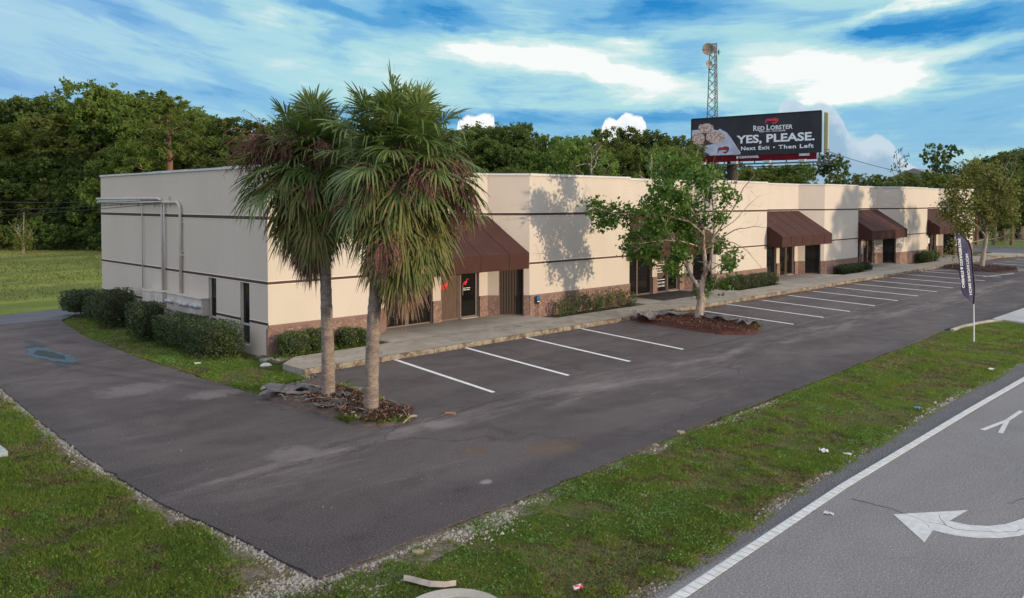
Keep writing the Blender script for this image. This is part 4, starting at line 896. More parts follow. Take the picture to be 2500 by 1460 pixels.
# ------------------------------------------------------------------ clipped and loose shrubs
shrub_m = mat('glossy_shrub_leaf', (.022, .045, .012), (.045, .075, .018), 3., .5, world=False, trans=.15, rnd=.12, c3=(.09, .12, .03), spec=.5)
shrub2 = mat('sunny_shrub_leaf', (.05, .085, .02), (.09, .13, .03), 3., .5, world=False, trans=.2, rnd=.12, c3=(.12, .14, .04), spec=.4)
hedge_m = mat('hedge_leaf', (.024, .050, .012), (.045, .080, .018), 3., .5, world=False, trans=.1, c3=(.13, .15, .035), spec=.5)
def shrub(c, sx, sy, h, label, n=5200, leaf=.055, z0=.12, box=.6, m_=None, grp=None, name='clipped_shrub', cat='shrub', seed=0, legs=4, gaps=0., rough=.07):
    r = np.random.default_rng(seed + 77); t = empty(name, (c[0], c[1], -.07), label, cat, grp)
    d = r.normal(size=(n, 3)); d /= np.abs(d).max(1)[:, None] * box + np.linalg.norm(d, axis=1)[:, None] * (1 - box)
    k = np.where(r.random(n) < .78, r.uniform(.88, 1.02, n), r.uniform(.45, .9, n))
    w3 = vnoise(d[:, 0] * 3 + d[:, 2] * 2 + 10, d[:, 1] * 3 - d[:, 2] + 10, 1., seed) - .5; k = k * (1 + w3 * rough * 4)
    P_ = d * k[:, None]; 
    if gaps: keep = vnoise(P_[:, 0] * 2.2 + 9, P_[:, 2] * 2.2 + P_[:, 1] * 2, 1.3, seed + 5) > gaps; P_ = P_[keep]
    if not gaps:
        core = MB(); nu, nv = 14, 9
        for b2 in range(nv + 1):
            for a2 in range(nu):
                th, ph = 2 * math.pi * a2 / nu, math.pi * b2 / nv; e = np.array([math.cos(th) * math.sin(ph), math.sin(th) * math.sin(ph), math.cos(ph)]); e = e / (np.abs(e).max() * box + (1 - box)) * .84; core.v.append((c[0] + e[0] * sx / 2, c[1] + e[1] * sy / 2, z0 + h / 2 + e[2] * h / 2))
        for b2 in range(nv):
            for a2 in range(nu): i0 = b2 * nu + a2; i1 = b2 * nu + (a2 + 1) % nu; core.f.append((i0, i0 + nu, i1 + nu, i1)); core.m.append(0)
        core.build('inner_growth', mat('inner_twigs', (.018, .022, .010), (.03, .03, .018), 9., 1., world=False), t, smooth=True)
    C = np.array([c[0], c[1], z0 + h / 2]) + P_ * [sx / 2, sy / 2, h / 2]
    V, F = leaf_quads(C, leaf, r, .55, .3); obj('foliage', np_mesh('foliage', V, F, m_ or shrub_m), t)
    mb = MB()
    for j in range(legs):
        a = j * 2.1 + seed; x, y = c[0] + sx * .22 * math.cos(a), c[1] + sy * .22 * math.sin(a)
        limb(mb, (x * .6 + c[0] * .4, y * .6 + c[1] * .4, -.1), ((x - c[0]) * .8, (y - c[1]) * .8, .6), z0 + h * .6, .016, 1, r, .3, 4)
    mb.build('stems', bark, t); return t
shrub((-.95, 13.7), 1.25, 1.6, .85, 'farthest dark clipped shrub of the row along the gable', 8000, .06, .2, .75, seed=1)
shrub((-.80, 11.75), 1.1, 1.5, .80, 'second farthest dark clipped shrub along the gable, half hidden', 8000, .055, .12, .75, seed=2)
shrub((-.98, 9.7), 1.35, 1.55, 1.28, 'tall dark clipped shrub just beyond the grey electrical cabinets', 11000, .05, .1, .75, seed=3)
shrub((-1.35, 5.75), 1.1, 1.35, 1.18, 'dark rounded shrub in front of the meter bank', 9000, .05, .1, .75, seed=4)
hd = shrub((-1.0, 3.85), 1.2, 1.9, .94, 'boxy clipped hedge shrub before the farther tall side window', 13000, .045, .03, .85, seed=5, m_=hedge_m, rough=.05)
shrub((-1.0, 1.75), 1.25, 2.3, .98, 'boxy clipped hedge shrub with sunlit end nearest the building corner', 15000, .045, .03, .85, seed=6, m_=hedge_m, rough=.05)
fs = [((.62, -.45), 1.0, .8, .72, 'leafy green shrub right at the building corner on the front side'), ((1.45, -.4), .9, .75, .74, 'leafy green shrub, second from the building corner on the front'),
      ((2.55, -.35), .6, .6, .62, 'shrub behind the leaning left palm trunk'), ((3.1, -.3), .45, .5, .55, 'small upright shrub just left of the first entrance')]
for i, (c, sx, sy, h, lb) in enumerate(fs): shrub(c, sx, sy, h, lb, int(3800 * sx), .05, .02, .4, shrub2, None, 'leafy_shrub', seed=10 + i, rough=.12)
for i, x in enumerate([12.7, 13.4, 14.15, 14.9, 15.65, 16.4, 17.3]):
    shrub((x, -.45), .62, .6, .66 + .08 * (i % 3), f'scraggly shrub by the second wall panel, {ORD[i + 1]} from the left', 1500, .05, .06, .3, shrub2, 'scraggly shrubs under the second wall panel', 'scraggly_shrub', seed=20 + i, legs=7, gaps=.42, rough=.2)
for i, x in enumerate([25.9, 26.9, 27.9, 28.9, 29.9]):
    shrub((x, -.5), 1.15, .8, .72 + .05 * (i % 2), f'full green shrub beyond the lot tree, {ORD[i + 1]} from the left of its row', 3300, .055, .03, .5, shrub_m, 'shrubs under the third wall panel', 'leafy_shrub', seed=30 + i, rough=.12)
for i, (x, sx) in enumerate([(39.6, 1.2), (40.7, 1.2), (41.8, .9), (43.2, .8)]):
    shrub((x, -.5), sx, .8, .62, f'dark green shrub under the fourth wall panel, {ORD[i + 1]} from the left', 2600, .06, .03, .5, shrub_m, 'shrubs under the fourth wall panel', 'leafy_shrub', seed=40 + i, rough=.14)
for i, x in enumerate([54.0, 55.2, 56.4]): shrub((x, -.5), 1.3, .8, .85, f'green shrub under the fifth wall panel, {ORD[i + 1]} from the left', 2400, .07, .03, .4, shrub2, 'shrubs under the fifth wall panel', 'leafy_shrub', seed=50 + i, rough=.15)

# ------------------------------------------------------------------ palms
frond_m = mat('palm_frond', (.062, .112, .030), (.14, .195, .055), 1.6, .42, world=False, trans=.22, c3=(.14, .16, .05), spec=.4)
frond2_m = mat('old_palm_frond', (.085, .125, .030), (.20, .19, .06), 1.6, .6, world=False, trans=.2, c3=(.30, .20, .09), spec=.3)
dead_m = mat('dead_palm_frond', (.30, .20, .135), (.19, .115, .08), 2., .85, world=False, c3=(.44, .34, .25), trans=.15)
seed_m = mat('brown_palm_stalks', (.19, .095, .07), (.12, .06, .048), 2.5, .9, world=False, c3=(.27, .15, .12))
boot_m = mat('palm_trunk_bark', (.30, .24, .195), (.18, .14, .115), 4., .95, 1., 20., world=False, stretch=(1, 1, 2.6), c3=(.36, .29, .23), fine=(16., .7, (.12, .085, .065)))
def fan(hub, d, side, L, r, droop, nseg=30, span=2.0, wmax=.026):
    """costapalmate blade: quads of its leaflets"""
    up_v = np.cross(side, d); V = []; F = []; dth = 2 * span / nseg
    rs = np.array([.04, .22, .45, .68, .86, 1.])
    for k in range(nseg + 1):
        th = -span + k * dth + r.normal() * .025; ll = L * (1 - .30 * abs(th / span) ** 2) * r.uniform(.88, 1.08)
        dv = d * math.cos(th) + side * math.sin(th); fold = up_v * (.25 * abs(math.sin(th))); dv = dv + fold; dv /= np.linalg.norm(dv)
        pv = np.cross(dv, up_v); pv /= np.linalg.norm(pv) + 1e-9; tw = up_v * (.5 if k % 2 else -.5); dr_ = droop * r.uniform(.6, 1.5); kink = r.random() < .18; b = len(V)
        for i, q_ in enumerate(rs):
            rr = ll * q_; p = hub + dv * rr + np.array([0, 0, -1.]) * dr_ * ll * q_ ** 2.6
            if kink and q_ > .6: p = p + np.array([0, 0, -1.]) * (q_ - .6) * ll * .9 - dv * (q_ - .6) * ll * .45
            wdt = min(rr * math.tan(dth / 2) * 1.05, wmax) * (1 - max(0, q_ - .45) ** 1.5 * 1.9 if q_ < 1 else .12); wdt = max(wdt, .0025)
            a = (pv + tw * .8) * wdt; V += [p - a, p + a]
        for i in range(len(rs) - 1): F.append((b + 2 * i, b + 2 * i + 1, b + 2 * i + 3, b + 2 * i + 2))
    return V, F
def palm(base, path, radii, heart, Rx, label, seed, n_green, n_old, n_dead, clusters, size=1., dropk=1.):
    r = np.random.default_rng(seed); t = empty('palm_tree', tuple(base), label, 'palm tree', 'pair of palms on the corner island')
    tk = MB(); P_ = []; RR = []
    pth = np.array(path); s_ = np.linspace(0, 1, 60); zz = np.interp(s_, np.linspace(0, 1, len(pth)), pth[:, 2])
    for j, u in enumerate(s_):
        p = np.array([np.interp(u, np.linspace(0, 1, len(pth)), pth[:, a]) for a in range(3)]); rr = np.interp(u, np.linspace(0, 1, len(radii)), radii) * (1 + r.normal() * .018 + (.03 if j % 4 == 0 else 0)); P_.append(p); RR.append(rr)
    tk.tube(P_, RR, 14); trunk = tk.build('trunk', boot_m, t, smooth=True)
    groups = {'green_fronds': (frond_m, [], []), 'older_fronds': (frond2_m, [], []), 'dead_fronds': (dead_m, [], [])}
    pet = MB(); hrt = np.array(heart)
    def add(nm, elev, azm, L, pl, droop, start_drop=0., span=2.0, nseg=30, w_=.024):
        d = np.array([math.cos(elev) * math.cos(azm), math.cos(elev) * math.sin(azm), math.sin(elev)]); h0 = hrt + np.array([0, 0, -start_drop]) 
        hub = h0 + d * pl + np.array([0, 0, -1]) * .12 * pl * pl; fall = .05 + .62 * (1 - max(0., math.sin(elev))) ** 1.5 if elev > -.2 else .6; dd = d + np.array([0, 0, -fall]); dd /= np.linalg.norm(dd)
        side = np.cross(dd, (0, 0, 1.)); side /= np.linalg.norm(side) + 1e-9; ro = r.normal() * .35; up_v = np.cross(side, dd); side = side * math.cos(ro) + up_v * math.sin(ro)
        V, F = fan(hub, dd, side, L, r, droop, nseg, span, w_); g_ = groups[nm]; b = len(g_[1]); g_[1].extend(V); g_[2].extend([tuple(i + b for i in f) for f in F])
        mid = (h0 + hub) / 2 + np.array([0, 0, .06]); pet.tube([h0, mid, hub], [.022, .016, .010], 5, cap=False)
    ga = 2.399
    for k in range(n_green):
        u = k / n_green; elev = R_(82 - 92 * u ** .85) + r.normal() * .07
        add('green_fronds', elev, k * ga + r.normal() * .2, size * r.uniform(.60, .80), size * (r.uniform(.62, 1.22) if k % 3 else r.uniform(.3, .7)) * Rx, (.14 + .30 * u), dropk * .75 * u ** 1.2, 2.35, 34, .024)
    for k in range(n_old):
        u = k / n_old; elev = R_(-5 - 52 * u) + r.normal() * .09
        add('older_fronds', elev, k * ga + 1. + r.normal() * .2, size * r.uniform(.70, .88) * (1 - .1 * u), size * r.uniform(.66, .95) * Rx * (1 - .30 * u), .40, dropk * (.35 + 1.35 * u), 2.0, 32, .027)
    for k in range(n_dead):
        u = k / n_dead; elev = R_(-48 - 34 * u) + r.normal() * .08
        add('dead_fronds', elev, k * ga + 2. + r.normal() * .3, size * r.uniform(.5, .72), size * r.uniform(.4, .7) * (1 - .55 * u), .5, dropk * (1.1 + 1.45 * u), 1.4, 26, .022)
    for nm, (m_, V, F) in groups.items(): obj(nm, np_mesh(nm, np.array(V), np.array(F), m_), t)
    pet.build('petioles', mat('palm_petiole', (.16, .18, .07), (.20, .15, .09), 2., .6, world=False), t)
    for (lat, up0, L, spread, dr_) in clusters:
        mb = MB(); root = hrt + np.array([0, 0, up0]); d0 = RGT * lat[0] + FWD * lat[1] + np.array([0, 0, lat[2]]); d0 = d0 / np.linalg.norm(d0); mid = root + d0 * L * .8; mb.tube([root, root + d0 * L * .45 + np.array([0, 0, .08]), mid], [.02, .015, .012], 5)
        for j in range(int(95 * spread)):
            a = r.uniform(.0, 1.); s0 = root + (mid - root) * (.45 + .55 * a); d = d0 * .6 + r.normal(size=3) * .62; d /= np.linalg.norm(d); ll = L * r.uniform(.25, .6); pts = [s0]
            for q_ in range(4): d = d + np.array([0, 0, -dr_ * .45]) + r.normal(size=3) * .16; d /= np.linalg.norm(d); pts.append(pts[-1] + d * ll / 4)
            mb.tube(pts, [.011, .010, .009, .007, .005], 3, cap=False)
            for q_ in range(5): e = r.normal(size=3); e[2] -= .5; e /= np.linalg.norm(e); b_ = pts[r.integers(1, 5)]; mb.tube([b_, b_ + e * .11], [.006, .003], 3, cap=False)
        mb.build('seed_stalk_cluster', seed_m, t)
    return t
A0 = np.array([-1.61, -5.81, -.07]); B0 = np.array([-1.67, -7.61, -.07])
def rel(b, lat, up, dep=0.): return tuple(b + RGT * lat + FWD * dep + np.array([0, 0, up]))
HA = rel(A0, -.42, 5.85, .1)
palm(A0, [rel(A0, 0, 0), rel(A0, .0, 1.0), rel(A0, -.03, 2.2), rel(A0, -.06, 3.4), rel(A0, -.22, 4.6), HA], [.165, .150, .135, .125, .14, .12], HA, 1.08, 'left palm of the pair, slimmer trunk leaning left and darker crown', 4, 84, 34, 60,
     [((-1., -.3, .35), -.25, 1.75, 1.3, .8), ((-1., -.6, .5), -.1, 1.5, .9, .8), ((.5, -.9, .3), -.1, 1.35, .9, 1.2), ((.3, -1., -.1), -.6, 1.25, 1.1, 1.6), ((-.3, -1., .4), -.1, 1.3, .8, 1.2)], .98, .78)
HB = rel(B0, .70, 5.92, -.1)
palm(B0, [rel(B0, 0, 0), rel(B0, .02, 1.0), rel(B0, .07, 2.2), rel(B0, .16, 3.2), rel(B0, .42, 4.3), HB], [.165, .150, .14, .145, .16, .13], HB, 1.12, 'right palm of the pair, thicker trunk in front with the larger lighter crown', 9, 108, 52, 56,
     [((.5, -1., .12), -.7, 1.65, 2.3, 1.3), ((1., -.2, .1), -1.1, 1.95, 1.0, 1.6), ((-.15, -1., -.35), -1.6, 1.6, 1.7, 1.6), ((-.9, -.6, .1), -1.2, 1.55, 1.2, 1.3), ((-.35, -1., .15), -.75, 1.45, .8, 1.2), ((1., -.7, .0), -.4, 1.8, .8, 1.3)], 1.06)
# ------------------------------------------------------------------ the two parking lot trees
def lot_tree(base, ref, sc, trunk, limbs, bare, blobs, leafm, barkm, label, seed, dens, leafs, flat=.8, name='broadleaf_tree'):
    r = np.random.default_rng(seed); base = np.array(base, float); t = empty(name, tuple(base), label, 'tree')
    def W(px, py, dp=0.): return base + RGT * (px - ref[0]) * sc + np.array([0, 0, (ref[1] - py) * sc]) + FWD * dp
    mb = MB(); segs = []
    def path(L, r0, r1, d1=0., mbx=mb, k=8):
        n = len(L); P_ = [W(x, y, d1 * i / (n - 1)) for i, (x, y) in enumerate(L)]
        Q = []
        for a, b in zip(P_[:-1], P_[1:]):
            for q_ in (0, .33, .66): Q.append(a + (b - a) * q_ + (r.normal(size=3) * .012 if q_ else 0))
        Q.append(P_[-1]); mbx.tube(Q, [r0 + (r1 - r0) * i / (len(Q) - 1) for i in range(len(Q))], k, cap=False); segs.extend(Q[len(Q) // 3:]); return P_
    for L, r0, r1, d1 in trunk: path(L, r0, r1, d1, mb, 12)
    tb = mb.build('trunk', barkm, t, smooth=True)
    lb = MB()
    for L, r0, r1, d1 in limbs:
        P_ = path(L, r0, r1, d1, lb, 7)
        for p in P_[1:]:
            for j in range(3): limb(lb, p, r.normal(size=3) + np.array([0, 0, .3]), .55 * sc / .0159, r1 * .9, 1, r, .35, 4)
    lb.build('limbs', barkm, t, smooth=True)
    bb_ = MB()
    for L, r0, r1, d1 in bare:
        P_ = path(L, r0, r1, d1, bb_, 5)
        for p in P_[1:]:
            for j in range(2): limb(bb_, p, (P_[-1] - P_[0]) / np.linalg.norm(P_[-1] - P_[0]) + r.normal(size=3) * .6, .50 * sc / .0159, r1 * .8, 2, r, .4, 3)
    bb_.build('bare_branches', mat('dead_twig_bark', (.30, .23, .18), (.20, .15, .11), 4., .95, world=False), t)
    C = []
    for (x, y, rp) in blobs:
        R0 = rp * sc; n = int(dens * (rp / 30.) ** 2); c0 = W(x, y, r.normal() * R0 * flat)
        m_ = max(5, n // 12); cc = c0 + r.normal(size=(m_, 3)) * R0 * [.42, .42, .40]; i = r.integers(0, m_, n)
        C.append(cc[i] + r.normal(size=(n, 3)) * leafs * 1.1)
    C = np.concatenate(C); V, F = leaf_quads(C, leafs, r, .8, .35); obj('foliage', np_mesh('foliage', V, F, leafm), t)
    return t
leaf2 = mat('maple_leaf_green', (.045, .125, .018), (.085, .185, .028), 1.6, .55, world=False, trans=.35, c3=(.16, .25, .05), spec=.35)
bark2 = mat('peeling_pale_bark', (.42, .35, .27), (.20, .14, .10), 5., .95, .9, 20., world=False, stretch=(1, 1, .35), c3=(.55, .47, .38), lo=.42, hi=.58)
T2 = (15.47, -5.11, -.07)
lot_tree(T2, (1705, 789), .0159,
    [([(1705, 792), (1706, 770), (1711, 740), (1710, 700), (1716, 685)], .19, .135, 0), ],
    [([(1708, 705), (1690, 682), (1676, 655), (1662, 630), (1640, 590), (1615, 550), (1600, 500)], .085, .02, -.5), ([(1716, 690), (1722, 650), (1718, 610), (1716, 560), (1722, 505), (1716, 450), (1695, 395)], .10, .015, .3),
     ([(1714, 690), (1735, 640), (1742, 600), (1748, 560), (1745, 500), (1740, 450)], .07, .015, .6), ([(1718, 575), (1680, 540), (1620, 525), (1560, 520), (1500, 522), (1446, 505)], .045, .012, -.6),
     ([(1700, 600), (1650, 585), (1600, 585), (1560, 590)], .03, .01, -.9), ([(1720, 560), (1680, 500), (1640, 450), (1612, 400)], .04, .01, .2), ([(1730, 660), (1760, 640), (1790, 640)], .03, .01, -.3)],
    [([(1735, 590), (1765, 545), (1795, 500), (1818, 455), (1845, 425)], .045, .008, .3), ([(1742, 590), (1790, 560), (1830, 552), (1862, 553)], .03, .006, -.4), ([(1742, 585), (1790, 592), (1822, 612), (1850, 645)], .025, .006, -.1),
     ([(1722, 490), (1730, 430), (1738, 380)], .025, .006, -.3), ([(1750, 540), (1790, 470), (1800, 430), (1802, 395)], .025, .006, .2), ([(1735, 680), (1755, 660), (1775, 655)], .02, .006, -.4), ([(1640, 480), (1590, 460), (1570, 440)], .02, .006, 0.), ([(1760, 560), (1800, 530), (1826, 500), (1850, 480)], .02, .005, .1)],
    [(1445, 500, 20), (1468, 512, 26), (1500, 522, 28), (1462, 548, 18), (1488, 545, 16), (1540, 522, 26), (1575, 505, 30), (1600, 475, 34), (1560, 575, 26), (1530, 600, 20), (1548, 622, 16), (1590, 560, 34), (1575, 600, 26), (1600, 615, 24),
     (1620, 535, 44), (1640, 480, 46), (1625, 432, 34), (1655, 415, 32), (1680, 440, 40), (1690, 400, 20), (1665, 560, 44), (1690, 515, 42), (1650, 610, 30), (1680, 620, 24), (1622, 650, 14), (1655, 665, 13), (1640, 640, 20), (1605, 385, 16), (1635, 385, 18), (1730, 468, 26), (1765, 478, 22),
     (1792, 488, 14), (1775, 455, 12), (1752, 530, 22), (1757, 600, 24), (1782, 628, 20), (1768, 645, 20), (1795, 640, 12), (1720, 712, 14), (1702, 716, 13), (1738, 690, 16), (1762, 692, 15), (1600, 640, 14), (1700, 590, 26), (1720, 540, 20)],
    leaf2, bark2, 'leafy lot tree with pale peeling trunk and bare dead branches on its right side', 21, 360, .125, 1.5)
T3 = (51.74, -5.17, -.07)
rb = np.random.default_rng(8); B3 = []
for k in range(170):
    a = rb.uniform(0, 6.28); q_ = math.sqrt(rb.random()); x = 2388 + 92 * q_ * math.cos(a); y = 492 + 92 * q_ * math.sin(a)
    if y > 545 and abs(x - 2400) < 35 and y > 560: continue
    B3.append((x, y, rb.uniform(9, 19)))
B3 += [(2308, 520, 10), (2300, 505, 8), (2320, 600, 16), (2315, 625, 12), (2335, 612, 12), (2345, 590, 16), (2440, 590, 14), (2460, 575, 14), (2475, 560, 10)]
lot_tree(T3, (2397, 658), .0286,
    [([(2397, 660), (2399, 630), (2404, 600), (2407, 575)], .17, .13, 0)],
    [([(2406, 580), (2385, 555), (2355, 535), (2320, 515), (2300, 505)], .07, .015, -.6), ([(2407, 578), (2400, 530), (2390, 480), (2380, 420)], .08, .015, .3), ([(2408, 576), (2430, 540), (2450, 500), (2470, 450)], .07, .015, .5), ([(2405, 585), (2370, 590), (2335, 605), (2318, 625)], .045, .012, -.8),
     ([(2407, 570), (2425, 520), (2430, 460), (2425, 410)], .05, .012, -.4), ([(2409, 585), (2440, 580), (2470, 565)], .04, .01, -.2)],
    [([(2385, 470), (2345, 420), (2315, 395)], .03, .01, 0.), ([(2400, 450), (2395, 410), (2392, 385)], .03, .01, .4), ([(2430, 450), (2450, 410), (2462, 385)], .03, .01, 0.), ([(2440, 470), (2470, 430), (2485, 405)], .03, .01, .4)],
    B3, mat('yellowing_leaf', (.13, .15, .035), (.19, .18, .05), 1.2, .6, world=False, trans=.3, c3=(.22, .17, .06), spec=.3), palebark, 'yellowing round lot tree on the far planted island with a straight pale trunk', 31, 230, .16)

# ------------------------------------------------------------------ planted islands
mulch_m = mat('red_bark_mulch', (.125, .042, .030), (.07, .030, .024), 5., 1., 1., 40., c3=(.20, .085, .055), fine=(45., .6, (.05, .025, .02)))
soil_m = mat('brown_litter_soil', (.115, .085, .065), (.085, .055, .045), 4., 1., .9, 30., c3=(.17, .13, .10), fine=(35., .5, (.24, .2, .17)))
I1 = [(-.66, -4.64), (-.74, -5.73), (-.86, -6.73), (-1.0, -8.07), (-1.37, -8.63), (-1.67, -8.78), (-2.15, -8.72), (-2.42, -8.45), (-2.5, -8.1), (-2.46, -6.94), (-2.5, -5.68), (-2.6, -4.7), (-2.4, -4.1), (-1.6, -3.8), (-.6, -3.5)]
I2 = [(14.9, -2.95), (15.9, -2.9), (16.75, -3.04), (16.5, -4.97), (16.44, -6.24), (15.9, -7.3), (14.91, -8.11), (13.9, -8.2), (13.21, -7.44), (13.35, -6.33), (13.42, -5.27), (13.56, -4.25), (13.88, -3.0)]
I3 = [(50.2, -3.0), (53.2, -3.0), (53.6, -5.3), (52.8, -7.0), (50.5, -7.7), (48.6, -7.2), (48.4, -4.6)]
def mound(name, P, hgt, m_, seed):
    """low heap inside outline P, finely gridded"""
    P_ = np.array(P); x0, y0 = P_.min(0); x1, y1 = P_.max(0); n = 46; gx = np.linspace(x0, x1, n); gy = np.linspace(y0, y1, n); X_, Y_ = np.meshgrid(gx, gy); X_ = X_.ravel(); Y_ = Y_.ravel()
    ins = inpoly(X_, Y_, P); d = np.full(len(X_), 9.)
    for a, b in zip(P, P[1:] + P[:1]):
        a = np.array(a); b = np.array(b); ab = b - a; t_ = (((X_ - a[0]) * ab[0] + (Y_ - a[1]) * ab[1]) / (ab @ ab)).clip(0, 1); d = np.minimum(d, np.hypot(X_ - a[0] - t_ * ab[0], Y_ - a[1] - t_ * ab[1]))
    Z = np.where(ins, hgt * (1 - np.exp(-d * 3.)) + .012 + .05 * (vnoise(X_, Y_, 4., seed) - .4) * np.minimum(1, d * 3) + .03 * (vnoise(X_, Y_, 13., seed) - .5) * np.minimum(1, d * 4), -.05)
    F = []
    for j in range(n - 1):
        for i in range(n - 1):
            a = j * n + i; q_ = (a, a + 1, a + n + 1, a + n)
            if sum(ins[list(q_)]) >= 1: F.append(q_)
    me = np_mesh(name, np.stack([X_, Y_, Z], 1), F, m_, smooth=True); o = obj(name, me); o['kind'] = 'structure'; return o
mound('corner_island', ragged(I1, .25, .05, 6), .10, soil_m, 1); mound('planted_island', ragged(I2, .3, .09, 5), .13, mulch_m, 2); mound('far_planted_island', ragged(I3, .5, .12, 7), .15, mat('dark_mulch', (.07, .035, .03), (.05, .03, .025), 4., 1., .8, 30.), 3)
def chips(name, P, n, size, z, m_, seed, asp=.3, thr=0., ns=2., up=1.0, zr=.02):
    r = np.random.default_rng(seed); P_ = np.array(P); x0, y0 = P_.min(0); x1, y1 = P_.max(0); x = r.uniform(x0, x1, n); y = r.uniform(y0, y1, n); k = inpoly(x, y, P) & (vnoise(x, y, ns, seed) > thr); x, y = x[k], y[k]
    C = np.stack([x, y, z + r.random(len(x)) * zr], 1); V, F = leaf_quads(C, size, r, asp, up); o = obj(name, np_mesh(name, V, F, m_)); o['kind'] = 'stuff'; return o
chips('bark_mulch', [(-.9, -5.2), (-1.0, -8.3), (-1.5, -8.7), (-2.3, -8.3), (-2.3, -6.2), (-1.9, -5.2)], 9000, .05, .08, mulch_m, 4, .35, .35, 2.5, .5, .06)
chips('bark_mulch', I2, 9000, .06, .13, mulch_m, 5, .35, .2, 2.5, .5, .07); chips('bark_mulch', I3, 2500, .1, .12, mat('dark_mulch', ()), 6, .35, 0, 2., .5, .06)
mt2 = mat('dark_bark_chip', (.05, .03, .025), (.03, .02, .018), 6., .9); mt3 = mat('tan_bark_chip', (.30, .19, .12), (.22, .12, .08), 6., .9)
for (P_, zz_) in ((I2, .13), ([(-.9, -5.2), (-1.0, -8.3), (-1.5, -8.7), (-2.3, -8.3), (-2.3, -6.2), (-1.9, -5.2)], .09)): chips('bark_mulch', P_, 2600, .06, zz_, mt2, 11, .3, .25, 2.5, .4, .08); chips('bark_mulch', P_, 1500, .06, zz_ + .02, mt3, 12, .3, .3, 2.5, .6, .06)
leafl = mat('dry_leaf_litter', (.24, .13, .06), (.16, .09, .05), 8., .9, c3=(.34, .22, .11))
chips('leaf_litter', [(13., -3.05), (13., -3.5), (46., -3.35), (46., -3.05)], 9000, .05, .004, leafl, 7, .6, .30, .8, 2., .012)
chips('leaf_litter', [(-.4, -3.05), (-.4, -3.25), (12., -3.2), (12., -3.05)], 500, .04, .004, leafl, 8, .6, .5, .8, 2., .01)
chips('leaf_litter', I1, 900, .07, .12, mat('pale_dry_husk', (.34, .27, .21), (.22, .17, .13), 6., .9), 9, .3, .3, 2., .8, .04)
chips('leaf_litter', [(-6.9, -13.2), (40, -12.6), (40, -3.2), (-.4, -3.2), (-2., -9.2), (-6.5, 2.)], 1700, .022, .001, mat('pale_grit', (.42, .40, .37), (.25, .23, .21), 9., .9), 13, .8, .0, 2., 2., .004)
chips('leaf_litter', [(2, -8), (2, -3.1), (22, -3.1), (22, -8)], 420, .035, .002, mat('pale_dry_husk', ()), 10, .6, .0, 2., 2., .006)
def sheet_piece(c, sx, sy, ang, h, m_, label, name, cat, seed, grp=None, fold=.5):
    """crumpled sheet of fabric lying on the ground"""
    r = np.random.default_rng(seed); n = 14; V = []; ca, sa = math.cos(ang), math.sin(ang)
    for j in range(n):
        for i in range(n):
            u, v = i / (n - 1) - .5, j / (n - 1) - .5; x = u * sx * (1 + .25 * math.sin(v * 7 + seed)); y = v * sy * (1 + .3 * math.sin(u * 5 + seed * 2))
            z = h * (abs(math.sin(u * 6.1 + seed + v * 3.3)) ** 1.5 * fold + .5 * abs(math.sin(v * 8. + u * 4 + seed * 1.7)) * (1 - abs(u)) * .6) + r.random() * h * .12
            V.append((c[0] + x * ca - y * sa, c[1] + x * sa + y * ca, c[2] + z))
    F = [(j * n + i, j * n + i + 1, (j + 1) * n + i + 1, (j + 1) * n + i) for j in range(n - 1) for i in range(n - 1)]
    o = MB().add(V, F).build(name, m_, origin=c); sd2 = o.modifiers.new('thickness', 'SOLIDIFY'); sd2.thickness = .008; return tag(o, label, cat, grp)
cloth = mat('grey_weed_cloth', (.17, .155, .15), (.25, .225, .21), 4., .9, .4, 20., c3=(.10, .09, .09)); boot = mat('grey_palm_boot', (.10, .098, .105), (.20, .18, .17), 4., .85, .4, 20.)
sheet_piece((13.9, -3.75, .12), .75, .8, .3, .42, cloth, 'crumpled upright grey weed cloth at the near left of the mulch island', 'weed_cloth', 'cloth', 1)
sheet_piece((15.0, -3.7, .14), 1.9, .55, -.75, .22, cloth, 'peaked grey weed cloth heaped with mulch left of the lot tree', 'weed_cloth', 'cloth', 2)
sheet_piece((15.6, -6.0, .16), 1.7, .5, -1.5, .20, cloth, 'long grey weed cloth flap right of the lot tree trunk', 'weed_cloth', 'cloth', 3)
sheet_piece((15.25, -7.3, .12), .7, .45, -1.2, .30, cloth, 'folded end of grey weed cloth at the right tip of the mulch island', 'weed_cloth', 'cloth', 4)
sheet_piece((-2.0, -4.75, .06), 1.15, .7, -.55, .22, boot, 'large grey fallen palm sheath at the upper left of the corner island', 'fallen_palm_sheath', 'palm debris', 5)
sheet_piece((-1.85, -5.35, .09), .9, .22, -.6, .1, boot, 'long narrow grey palm sheath left of the slimmer palm trunk', 'fallen_palm_sheath', 'palm debris', 6)
sheet_piece((-2.15, -6.6, .09), .6, .25, -.9, .07, boot, 'grey palm sheath on the left edge of the corner island', 'fallen_palm_sheath', 'palm debris', 7)
sheet_piece((-1.45, -6.15, .12), .45, .22, -1.2, .12, boot, 'small curled grey sheath at the foot of the slimmer palm', 'fallen_palm_sheath', 'palm debris', 8)
sheet_piece((-.72, -5.5, .05), .75, .16, -.7, .05, cloth, 'pale flat sheath behind and between the two palm trunks', 'fallen_palm_sheath', 'palm debris', 9)
stick_m = mat('grey_stick', (.30, .25, .20), (.20, .16, .13), 6., .9)
